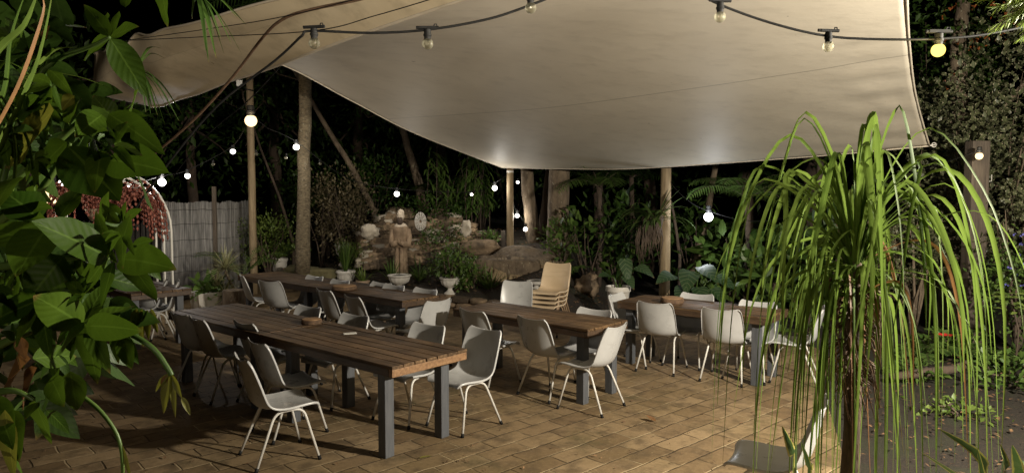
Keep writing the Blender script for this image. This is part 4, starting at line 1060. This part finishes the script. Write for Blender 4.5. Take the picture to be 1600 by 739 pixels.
for i in range(55):
    c = random.choice([(-.35, 4.75), (.1, 4.95), (.45, 4.55), (-.3, 4.2), (-.4, 3.7), (.05, 4.3)]); q = V((c[0] + random.gauss(0, .1), -.55 + random.gauss(0, .1), c[1] + random.gauss(0, .14)))
    f = MB()
    for k in range(5): mini(f, q, rv() + V((0, -.4, -.3)), rv(), .06, .04)
    f.build("flower", m_petal_o, t)
t = bush("flowering_shrub", "shrub with small blue flowers near the square post", "shrub", gp(1592, 500, 8.4), (.35, .35, .55), 1.55, 900, .07, .035, l_mid, 10, .3)
for i in range(30):
    q = V((random.gauss(-.12, .16), -.3 + random.gauss(0, .1), random.uniform(.85, 1.6))); f = MB()
    for k in range(5): mini(f, q, rv(), rv(), .03, .024)
    f.build("flower", m_petal_b, t)
t = thing("bare_tree", "gnarled bare-limbed tree behind the lit yellow bulb", "tree", gp(1480, 520, 10.9)); b = MB()
b.tube([(0, 0, -.1), (.05, 0, 1.2), (-.05, 0, 2.2), (.1, 0, 3.0), (0, 0, 4.2), (.1, 0, 5.4)], [.17, .15, .15, .13, .11, .08], 12); b.build("trunk", m_bark, t)
for pl in ([(0, 0, 2.0), (.5, -.4, 2.15), (1.1, -.5, 2.0), (1.6, -.5, 1.3), (1.7, -.5, .5)], [(0, 0, 2.4), (-.25, -.2, 3.0), (-.5, -.3, 3.5)], [(0, 0, 1.0), (.6, -.3, 1.4), (1.2, -.4, 2.2), (1.7, -.3, 2.9)], [(0, 0, 3.0), (.5, -.3, 3.3), (1.0, -.4, 4.0)]):
    b = MB(); b.tube([cr([V(q) for q in pl], i / 14) for i in range(15)], [.065 * (1 - .6 * i / 14) for i in range(15)], 8); b.build("limb", m_bark, t)
f = MB(); leaves_in(f, (0, 0, 5.2), (1.8, 1.2, .9), 1200, .12, .06, 14, .3); f.build("crown", l_dark, t)
t = thing("leafy_sapling", "sapling with a spray of pale yellow-green leaves by the patio's dirt edge", "plant", gp(1585, 600, 7.8)); f = MB(); s = MB()
s.tube([(0, 0, 0), (.02, 0, .5), (-.1, 0, .95)], [.012, .01, .006], 6)
for i in range(60): mini(f, V((random.uniform(-.45, .25), random.uniform(-.15, .15), .85 + random.gauss(0, .07))), V((random.uniform(-1, 1), -.4, random.uniform(-.3, .3))), V((0, -.4, 1)), .12, .05)
f.build("foliage", l_fine, t); s.build("stem", m_barkdark, t)
def fern(label, px, py, Y, n_=11, L=.55, mt=None):
    t = thing("fern", label, "fern", gp(px, py, Y)); f = MB(); s = MB()
    for i in range(n_):
        a = i * 6.283 / n_ + random.uniform(-.2, .2); frond(f, (0, 0, 0), (math.cos(a), math.sin(a), random.uniform(.6, 1.1)), L * random.uniform(.8, 1.2), 18, .14, .028, 1.8, .4, s, .005)
    f.build("fronds", mt or l_palm, t); s.build("stem", m_barkdark, t)
fern("fern on the dirt in front of the square post", 1500, 585, 8.6)
fern("fern near the red flower at the dirt edge", 1575, 590, 8.2)
fern("small fern by the fallen log", 1440, 600, 8.6, 9, .42)
fern("fern on the mulch beside the brown rock", 890, 455, 12.9, 9, .45)
fern("dark fern on the bank next to the palm trunk", 505, 425, 14.4, 11, .6)
fern("fern low on the bank beside the statue", 592, 430, 13.6, 9, .45)
for lb, px, py, Y, rr, h, n_, L, W, mt in (("low dark groundcover tuft at the square post's foot", 1490, 575, 8.9, (.45, .3, .15), .28, 240, .11, .06, l_mid), ("low groundcover tuft near the picture's right edge", 1580, 620, 7.4, (.4, .35, .14), .26, 240, .10, .055, l_mid),
        ("small seedling clump on the dirt behind the strap leaves", 1430, 610, 7.6, (.28, .25, .1), .18, 120, .09, .05, l_mid), ("mossy low plant on the dirt in front of the fallen log", 1500, 660, 6.4, (.35, .25, .06), .1, 160, .06, .04, l_fine)):
    bush("groundcover_plant", lb, "plant", gp(px, py, Y), rr, h, n_, L, W, mt, 12, .3, False, 3)
p = at(1470, 590, 8.4); t = thing("red_flower", "single red flower on a stem at the dirt edge", "flower", (p.x, p.y, 0)); f = MB(); s = MB(); s.tube([(0, 0, 0), (.02, 0, .3)], .006, 5); s.build("stem", l_mid, t)
for i in range(16):
    a = i * .8; leaf(f, (.02, 0, .3), (math.cos(a), math.sin(a), .5), (0, 0, 1), .12, .05, 4, .2, .6)
f.build("petals", m_petal_r, t)
p = on(1440, 597); t = thing("fallen_log", "short fallen log on the dirt behind the strap leaves", "log", (p.x, p.y, .06)); b = MB(); b.tube([(-.35, 0, 0), (0, .03, .03), (.4, .06, .07), (.55, .1, .12)], [.04, .05, .05, .04], 12); b.build("log", m_barkdark, t)
def stuff_litter(name, label, n_, area, zf, size, seed):
    rr = random.Random(seed); f = MB()
    for i in range(n_):
        x, y = area(rr); z = zf(x, y)
        if z is None: continue
        a = rr.uniform(0, 6.28); d = V((math.cos(a), math.sin(a), rr.uniform(-.05, .3))); k = rr.uniform(.5, 1.3) * size
        mini(f, V((x, y, z + .012)), d, V((rr.uniform(-.4, .4), rr.uniform(-.4, .4), 1)), k, k * rr.uniform(.25, .55))
    return tag(f.build(name, m_litter), label, "leaf litter", None, "stuff")
stuff_litter("leaf_litter", "dry brown leaves strewn over the mulch and dirt round the patio", 4200, lambda r: (r.uniform(.2, 3.2), r.uniform(9.8, 13)) if r.random() < .45 else (r.uniform(3.0, 8), r.uniform(3.5, 10)), lambda x, y: max(.0, bank_h(x, y)) if (V((x, y, 0)) - W0).dot(WN) > .1 else -.02, .055, 5)
stuff_litter("bank_litter", "dry leaves and bark chips lying on the garden bank", 2200, lambda r: (r.uniform(-6, .8), r.uniform(11.5, 16)), lambda x, y: bank_h(x, y) if (V((x, y, 0)) - W0).dot(WN) > .15 else None, .10, 6)
stuff_litter("paving_debris", "small leaf scraps and twigs scattered on the paving", 520, lambda r: (r.uniform(-4, 2.8), r.uniform(4.9, 9.5)), lambda x, y: -.004, .035, 8)
p = on(1025, 659); f = MB(); leaf(f, (0, 0, .012), (-.6, .3, .12), (.1, -.3, 1), .10, .055, 6, .35, -.6); o = f.build("fallen_leaf", l_dry); o.location = p; tag(o, "curled rust-brown leaf lying alone on the bright paving", "leaf")
p = on(655, 717); f = MB(); leaf(f, (0, 0, .010), (.8, .5, .0), (0, 0, 1), .11, .028, 6, .3, .1); o = f.build("fallen_leaf", l_wilt); o.location = p; tag(o, "narrow pale dry leaf lying between the closest table's legs", "leaf")

# ------------------------------------------------------------------ ponytail palm in the right foreground
hd = at(1335, 425, 2.75)
t = thing("ponytail_palm", "ponytail palm with long arching green strap leaves close to the camera", "palm", (hd.x, hd.y, 0))
b = MB(); b.tube([(.0, 0, -.03), (.02, 0, .25), (0, 0, .6), (.01, 0, 1.1), (0, 0, hd.z - .15), (0, 0, hd.z + .08)], [.13, .09, .045, .032, .034, .025], 14); b.build("trunk", m_hairy, t)
b = MB()
for i in range(160):
    a = random.uniform(0, 6.28); z = random.uniform(hd.z - .45, hd.z + .02); r0 = .045
    b.tube([(r0 * math.cos(a), r0 * math.sin(a), z), (r0 * 2.0 * math.cos(a), r0 * 2.0 * math.sin(a), z - .03), (r0 * 2.3 * math.cos(a + .3), r0 * 2.3 * math.sin(a + .3), z - random.uniform(.08, .2))], [.004, .003, .001], 4)
b.build("leaf_fibre", m_litter, t)
f = MB(); fd = MB(); H0 = V((0, 0, hd.z))
def strap(az, ha, za, he, ze, W=.02, dry=False, z0=0):
    c, s_ = math.cos(az), math.sin(az); k = random.uniform(-.20, .20)
    P = [(.015, z0), (ha * .38, z0 + (za - z0) * .62), (ha, za), (ha + (he - ha) * .55, za * .62 + ze * .06), (ha + (he - ha) * .88, za * .2 + ze * .35), (he, ze)]
    q2 = U(-.09, .09); pts = [H0 + V((r * c - (k * i * .2 + q2 * (i / 5) ** 3) * s_, r * s_ + (k * i * .2 + q2 * (i / 5) ** 3) * c, z)) for i, (r, z) in enumerate(P)]
    blade(fd if dry else f, [cr(pts, q / 20) for q in range(21)], W, .35, .40, .8, 1.5)
U = random.uniform; random.seed(12)
PI = math.pi
for az, ha, za, he, ze, W in ((3.05, .20, .62, .36, -.10, .026), (3.3, .18, .60, .02 + .28, .1, .02), (.15, .08, .63, .17, .10, .027), (-.1, .12, .64, .22, -.2, .024), (.05, .05, .58, .13, -.1, .022), (2.9, .34, .42, .50, -.62, .017), (3.3, .40, .36, .53, -.75, .017), (3.0, .38, .30, .52, -.8, .016),
        (.1, .30, .46, .60, -.3, .02), (-.2, .33, .40, .62, -.75, .02), (.3, .36, .30, .64, -.9, .018), (0, .42, .24, .66, -.8, .017), (3.2, .28, .22, .44, -.9, .018), (4.6, .1, .5, .25, -.2, .024), (4.9, .12, .42, .28, -.4, .024), (4.3, .14, .46, .3, -.35, .022), (1.5, .1, .5, .3, -.2, .02)):
    strap(az, ha, za, he, ze, W)
for i in range(27):
    az = (0 if U(0, 1) < .5 else PI) + random.gauss(0, .8); strap(az, U(.06, .28), U(.26, .58), U(.18, .58), U(-.7, .1), U(.011, .019))
for i in range(19):
    az = U(0, 2 * PI); strap(az, U(.12, .30), U(.10, .36), U(.26, .62), U(-1.0, -.2), U(.011, .018))
for i in range(18):
    az = U(0, 2 * PI); strap(az, U(.06, .20), U(-.04, .14), U(.16, .50), U(-1.1, -.45), U(.011, .019), U(0, 1) < .12, U(-.16, -.02))
for i in range(28):
    az = U(0, 2 * PI); strap(az, U(.03, .09), U(-.10, .04), U(.05, .26), U(-1.35, -.7), U(.012, .020), U(0, 1) < .10, U(-.22, -.06))
for i in range(16): strap(PI + random.gauss(0, .9), U(.05, .2), U(0, .2), U(.12, .40), U(-1.2, -.6), U(.012, .020))
strap(.2, .3, .12, .50, -.8, .014, True)
f.build("leaves", l_strap, t); fd.build("dry_leaves", l_strapdry, t)

def snake(label, pts_list, Y, name="snake_plant"):
    b0 = at(pts_list[0][0], 800, Y); z0 = min(at(q[0], q[1], Y).z for q in pts_list)
    t = thing(name, label, "plant", (b0.x, b0.y, 0)); f = MB()
    for (x0, y0, x1, y1, w, bow) in pts_list:
        a = at(x0, y0, Y) - t.location; c = at(x1, y1, Y - .1) - t.location; m_ = a.lerp(c, .5) + V((bow, -.03, abs(bow) * .8))
        a0 = V((a.x * .6, a.y, 0.0)); sp_ = [cr([a0, a, m_, c], i / 12) for i in range(13)]
        blade(f, sp_, w, .3, .3, .8)
    f.build("leaves", l_snake, t)
snake("single upright yellow-edged leaf plant in front of the dirty-seated chair", [(1245, 739, 1222, 665, .036, 0), (1262, 760, 1252, 690, .03, 0)], 2.4)
snake("yellow-edged snake plant at the bottom corner of the picture", [(1562, 760, 1562, 693, .036, 0), (1590, 760, 1582, 695, .036, -.01), (1600, 770, 1602, 720, .03, 0), (1530, 790, 1468, 670, .03, .05), (1540, 800, 1440, 706, .028, .02), (1500, 780, 1575, 740, .03, 0), (1525, 790, 1527, 700, .02, 0)], 2.3)

# conifer sprig hanging in at the top corner
p = at(1640, -20, 3.4); t = thing("conifer_branch", "bright feathery conifer branch poking in at the top corner", "branch", p); f = MB(); s = MB()
for i in range(34):
    e = V((random.uniform(-.26, .05), random.uniform(-.12, .12), random.uniform(-.22, .12))); s.tube([(0, 0, 0), e * .6 + V((0, 0, .02)), e], [.004, .003, .001], 4)
    for k in range(34):
        q = e * random.uniform(.25, 1.05); mini(f, q, e.normalized() + rv() * .55 + V((0, 0, -.1)), rv(), .055, .006)
f.build("needles", l_fine, t); s.build("twig", m_barkdark, t)

# ------------------------------------------------------------------ left foreground: broad-leaved shrub
t = thing("broadleaf_shrub", "big broad-leaved shrub crowding the camera's side of the patio", "shrub", at(-60, 800, 2.0) * 1.0)
t.location.z = 0; O = V(t.location); f = MB(); fdk = MB(); fy = MB(); fdr = MB(); s = MB()
def lp(mb, x0, y0, x1, y1, w, Y, dY=0.0, tilt=0.0, fold=.22, droop=.12, shape='ovate'):
    a = at(x0, y0, Y) - O; c = at(x1, y1, Y + dY) - O; d = c - a
    n = V((random.uniform(-.35, .35) + tilt, -1, random.uniform(.15, .8)))
    leaf(mb, a, d + V((0, 0, droop * d.length * .4)), n, d.length * 1.02, w / F * Y, 12, fold, droop, shape, .11)
LV = [  # base, tip, width in photo pixels, distance
 (172, 58, 132, 8, 26, 1.9), (172, 58, 216, 42, 34, 1.9), (172, 60, 132, 92, 52, 1.9), (172, 60, 228, 150, 44, 1.85), (166, 52, 168, 20, 16, 1.9), (176, 52, 186, 18, 18, 1.92), (160, 52, 150, 24, 14, 1.95),
 (252, -20, 262, 42, 34, 1.7), (196, 12, 202, -20, 20, 2.0),
 (106, 228, 186, 312, 92, 1.55), (104, 222, 64, 262, 40, 1.6), (170, 178, 256, 240, 46, 1.6), (168, 250, 262, 268, 62, 1.6), (160, 180, 118, 214, 40, 1.65), (158, 236, 148, 300, 36, 1.6), (176, 186, 146, 150, 36, 1.7), (120, 160, 108, 192, 40, 1.7), (205, 175, 216, 140, 26, 1.75),
 (168, 402, 52, 346, 66, 1.5), (168, 404, 118, 470, 58, 1.5), (186, 396, 204, 336, 34, 1.55), (188, 404, 274, 420, 54, 1.55), (178, 408, 158, 478, 26, 1.5), (172, 398, 150, 330, 24, 1.55), (200, 408, 244, 468, 40, 1.6), (160, 350, 170, 300, 24, 1.6), (182, 350, 160, 318, 20, 1.6),
 (62, 344, 8, 300, 56, 1.5), (76, 352, 26, 430, 70, 1.45), (60, 380, -20, 360, 60, 1.45), (100, 400, 44, 470, 66, 1.5), (92, 340, 128, 292, 34, 1.6), (40, 340, 60, 290, 44, 1.6),
 (134, 509, 222, 516, 44, 1.5), (134, 510, 152, 598, 40, 1.5), (136, 510, 172, 582, 28, 1.52), (130, 508, 54, 462, 58, 1.5), (132, 512, 84, 560, 42, 1.5), (130, 504, 168, 440, 30, 1.5), (190, 528, 206, 576, 26, 1.6), (140, 500, 210, 478, 34, 1.6),
 (60, 470, -10, 500, 60, 1.4), (62, 480, 24, 540, 60, 1.4), (64, 476, 78, 558, 40, 1.45), (50, 560, 118, 556, 40, 1.5), (110, 580, 120, 640, 40, 1.5), (80, 590, 100, 634, 34, 1.5), (54, 626, 80, 692, 36, 1.45), (58, 628, 40, 654, 20, 1.45), (72, 640, 108, 676, 20, 1.55),
 (90, 250, 40, 290, 46, 1.6), (60, 150, 118, 180, 34, 1.8), (30, 150, 70, 200, 50, 1.7), (20, 280, -10, 330, 50, 1.4), (20, 640, 30, 720, 34, 1.3), (-10, 620, 20, 700, 40, 1.3), (0, 650, 38, 745, 30, 1.28), (214, 268, 240, 330, 30, 1.7), (150, 430, 232, 452, 34, 1.7)]
for q in LV: lp(f, *q, dY=random.uniform(-.18, .18), tilt=random.uniform(-.3, .3))
lp(fy, 84, 172, 8, 262, 84, 1.5, .1, 0, .1, .1); lp(fy, 8, 640, 22, 745, 34, 1.25, .0); lp(fy, 116, 150, 96, 172, 24, 1.7)
lp(fdr, 48, 560, 8, 622, 40, 1.75, .15, .4, .5, .5); lp(fdr, 58, 574, 36, 640, 30, 1.8, .1, .4, .5, .5); lp(fdr, 32, 526, 40, 560, 24, 1.5, .0); lp(fdr, 78, 40, 62, 90, 18, 1.9, .0, 0, .3, .6)
random.seed(21)
for i in range(340):                                    # the shaded leaves further in
    x = random.uniform(-90, 150) if random.random() < .8 else random.uniform(100, 205); y = random.uniform(-30, 640)
    if x > 100 and (y > 545 or y < 120): continue
    if x > 60 and y > 620: continue
    if 60 < x < 245 and 268 < y < 345: continue
    if x > 130 and 60 < y < 175: continue
    a = random.uniform(0, 6.28); L = random.uniform(45, 95); Y = random.uniform(1.8, 2.9)
    lp(fdk, x, y, x + L * math.cos(a), y + L * abs(math.sin(a)) * .9, L * random.uniform(.35, .55), Y, random.uniform(-.3, .3), random.uniform(-.6, .6))
random.seed(33)
for i in range(46):                                     # palmate leaves of five leaflets
    x = random.uniform(-20, 215); y = random.uniform(20, 600); Y = random.uniform(1.45, 2.0)
    if x > 120 and (y > 520 or y < 150): continue
    if 70 < x < 245 and 265 < y < 340: continue
    if x > 95 and y > 560: continue
    a0 = random.uniform(0, 6.28); L = random.uniform(38, 66); p0 = (x, y)
    for k in range(5):
        a = a0 + (k - 2) * .62; l = L * (1 - .14 * abs(k - 2)) * random.uniform(.85, 1.1)
        lp(f if random.random() < .75 else fdk, x + 3 * math.cos(a), y + 3 * math.sin(a), x + l * math.cos(a), y + l * math.sin(a) + l * .22, l * random.uniform(.34, .46), Y, random.uniform(-.12, .12), random.uniform(-.4, .4), .3, .35)
def stalk(pl, r0, r1, Y):
    pts = [at(x, y, Y) - O for x, y in pl]; n = 16; s.tube([cr(pts, i / n) for i in range(n + 1)], [r0 + (r1 - r0) * i / n for i in range(n + 1)], 8)
for pl in ([(-60, 800), (-40, 500), (0, 300), (60, 120), (150, 70), (172, 58)], [(-30, 420), (60, 410), (130, 400), (170, 404)], [(-40, 560), (40, 520), (100, 505), (134, 509)], [(-20, 360), (60, 300), (100, 240), (110, 224)], [(0, 300), (80, 230), (140, 180), (172, 182)], [(-40, 500), (20, 470), (62, 474)], [(-40, 620), (20, 610), (54, 626)]): stalk(pl, .012, .004, 1.75)
random.seed(5)
# two bare drooping leaf stalks with wilted tips
stalk([(165, 505), (205, 522), (240, 545), (262, 575), (268, 586)], .007, .006, 1.6)
for q in ((266, 584, 243, 612, 11), (266, 584, 256, 645, 16), (268, 586, 274, 652, 9), (268, 584, 284, 622, 11), (284, 620, 297, 648, 9), (262, 586, 252, 606, 10)): lp(fy if q[0] == 284 or q[4] == 11 else fdr if q[4] == 10 else fy, *q, 1.6, 0, 0, .5, .5)
stalk([(112, 608), (150, 635), (178, 670), (190, 705), (192, 760)], .0055, .004, 1.6); lp(fy, 188, 690, 206, 752, 8, 1.6)
for q in ((214, 482, 212, 520, 16), (222, 482, 224, 542, 14), (236, 482, 246, 520, 12), (230, 484, 232, 530, 12)): lp(fy, *q, 1.75, 0, 0, .5, .4)
f.build("leaves", l_big, t); fdk.build("inner_leaves", l_dark, t); fy.build("yellowing_leaves", l_yellow, t); fdr.build("dried_leaves", l_dry, t); s.build("stem", l_mid, t)

# strap-leaved plant in the top corner with one rusty blade, and palm frond hanging over
t = thing("strap_leaf_plant", "strap-leaved plant with one rusty orange blade in the top corner", "plant", at(-150, 330, 1.9)); O2 = V(t.location); f = MB(); fo = MB()
def bp(mb, pl, w, Y):
    pts = [at(x, y, Y) - O2 for x, y in pl]; blade(mb, [cr(pts, i / 16) for i in range(17)], w / F * Y, .35, .4, .9)
bp(f, [(-150, 330), (-60, 170), (0, 80), (40, 40), (62, -20)], 18, 1.5); bp(f, [(-150, 330), (-20, 260), (20, 190), (62, 90), (84, -20)], 12, 1.5); bp(f, [(-150, 330), (-20, 250), (50, 120), (86, 80), (120, 75)], 10, 1.7)
bp(f, [(-150, 330), (0, 150), (60, 117), (120, 120), (175, 140)], 9, 1.9); bp(f, [(-150, 330), (0, 140), (60, 130), (140, 150)], 7, 1.9); bp(f, [(-150, 330), (-40, 210), (6, 150), (18, 60), (40, -10)], 11, 1.6)
bp(f, [(0, 150), (38, 210), (50, 260), (56, 330)], 8, 1.5); bp(f, [(-20, 130), (20, 210), (18, 300), (2, 330)], 8, 1.5); bp(f, [(-60, 100), (20, 100), (80, 160), (128, 222)], 6, 1.8)
bp(fo, [(-30, 240), (0, 192), (32, 130), (56, 65), (70, 12), (62, -10)], 9, 1.4); f.build("leaves", l_strap, t); fo.build("rusty_leaf", l_strapdry, t)
def hang_frond(label, hub, tips, Y, w):
    h = at(hub[0], hub[1], Y); t = thing("palm_frond", label, "palm frond", h); f = MB(); random.seed(2)
    for x, y in tips:
        c = at(x, y, Y + random.uniform(-.15, .15)) - h; m_ = c * .5 + V((0, 0, .03)); blade(f, [cr([V((0, 0, 0)), m_, c], i / 8) for i in range(9)], w / F * Y, .4, .5, .7)
    f.build("leaflets", l_dark, t)
hang_frond("dark palm frond tips hanging in front of the gathered sail edge", (308, -10), [(326, 98), (338, 92), (350, 85), (378, 86), (362, 70), (385, 40), (335, 60), (322, 80), (345, 60), (300, 30), (372, 30)], 2.6, 6)
hang_frond("thin-leaved palm frond draped over the sail's leafy corner", (214, 108), [(238, 172), (246, 180), (258, 196), (268, 186), (280, 190), (284, 178), (262, 160), (236, 180), (228, 176), (258, 92), (252, 76)], 2.2, 5)

# ------------------------------------------------------------------ light
def lamp(name, loc, power, radius, colour):
    d = bpy.data.lights.new(name, 'POINT'); d.energy = power; d.shadow_soft_size = radius; d.color = colour
    o = bpy.data.objects.new(name, d); col.objects.link(o); o.location = loc; return o
lamp("garden_floodlight", (4.3, 2.9, 2.72), 2150, .10, (1, .91, .75))
d = bpy.data.lights.new("sail_fill_spot", 'SPOT'); d.energy = 2400; d.spot_size = R(38); d.spot_blend = .8; d.shadow_soft_size = .15; d.color = (1, .88, .70)  # added spot that brightens the stained sail; no such fixture is known
o = bpy.data.objects.new("sail_fill_spot", d); col.objects.link(o); o.location = (2.6, -1.2, 2.3)
o.rotation_euler = (V((-1.7, 5.9, 3.6)) - o.location).to_track_quat('-Z', 'Y').to_euler()
lamp("camera_side_fill", (-.6, -2.6, 2.7), 150, .15, (1, .86, .66))  # added soft fill from behind the camera, not a lamp of the place
for nm_, px, py, Y, pw_, c_ in (("shrub_lamp_light", 1107, 339, 11.85, 22, (.92, .96, 1)), ("arch_bulb_light", 253, 285, 11.25, 45, (1, .95, .9)), ("statue_bulb_light", 620, 303, 13.2, 11, (1, .93, .82)),
        ("globe_light", 392, 189, 12.42, 9, (1, .76, .42)), ("palm_bulb_light", 463, 230, 13.1, 9, (1, .95, .86)), ("corner_bulb_light", 773, 294, 13.9, 11, (1, .95, .86)), ("pole_bulb_light", 808, 337, 14.1, 9, (1, .95, .86)),
        ("lantern_light", 80, 306, 10.3, 14, (1, .85, .6)), ("yellow_bulb_light", 1466, 84, 3.64, 5, (1, .78, .3)), ("post_bulb_light", 1530, 244, 8.9, 5, (1, .85, .6))):
    lamp(nm_, at(px, py, Y), pw_, .05, c_)
w = bpy.data.worlds.new("World"); sc.world = w; w.use_nodes = True
sky = w.node_tree.nodes.new("ShaderNodeTexSky"); sky.sky_type = 'NISHITA'; sky.sun_disc = False
sky.sun_elevation = R(-6); sky.sun_rotation = R(200)
w.node_tree.links.new(sky.outputs[0], w.node_tree.nodes["Background"].inputs[0]); w.node_tree.nodes["Background"].inputs[1].default_value = .05
sc.view_settings.view_transform = 'Standard'; sc.view_settings.look = 'None'; sc.view_settings.exposure = .2; sc.view_settings.gamma = 1
cy = sc.cycles; cy.use_denoising = True; cy.max_bounces = 6; cy.diffuse_bounces = 3; cy.glossy_bounces = 3; cy.transparent_max_bounces = 8
cy.sample_clamp_indirect = 2.0; cy.sample_clamp_direct = 0; cy.caustics_reflective = False; cy.caustics_refractive = False
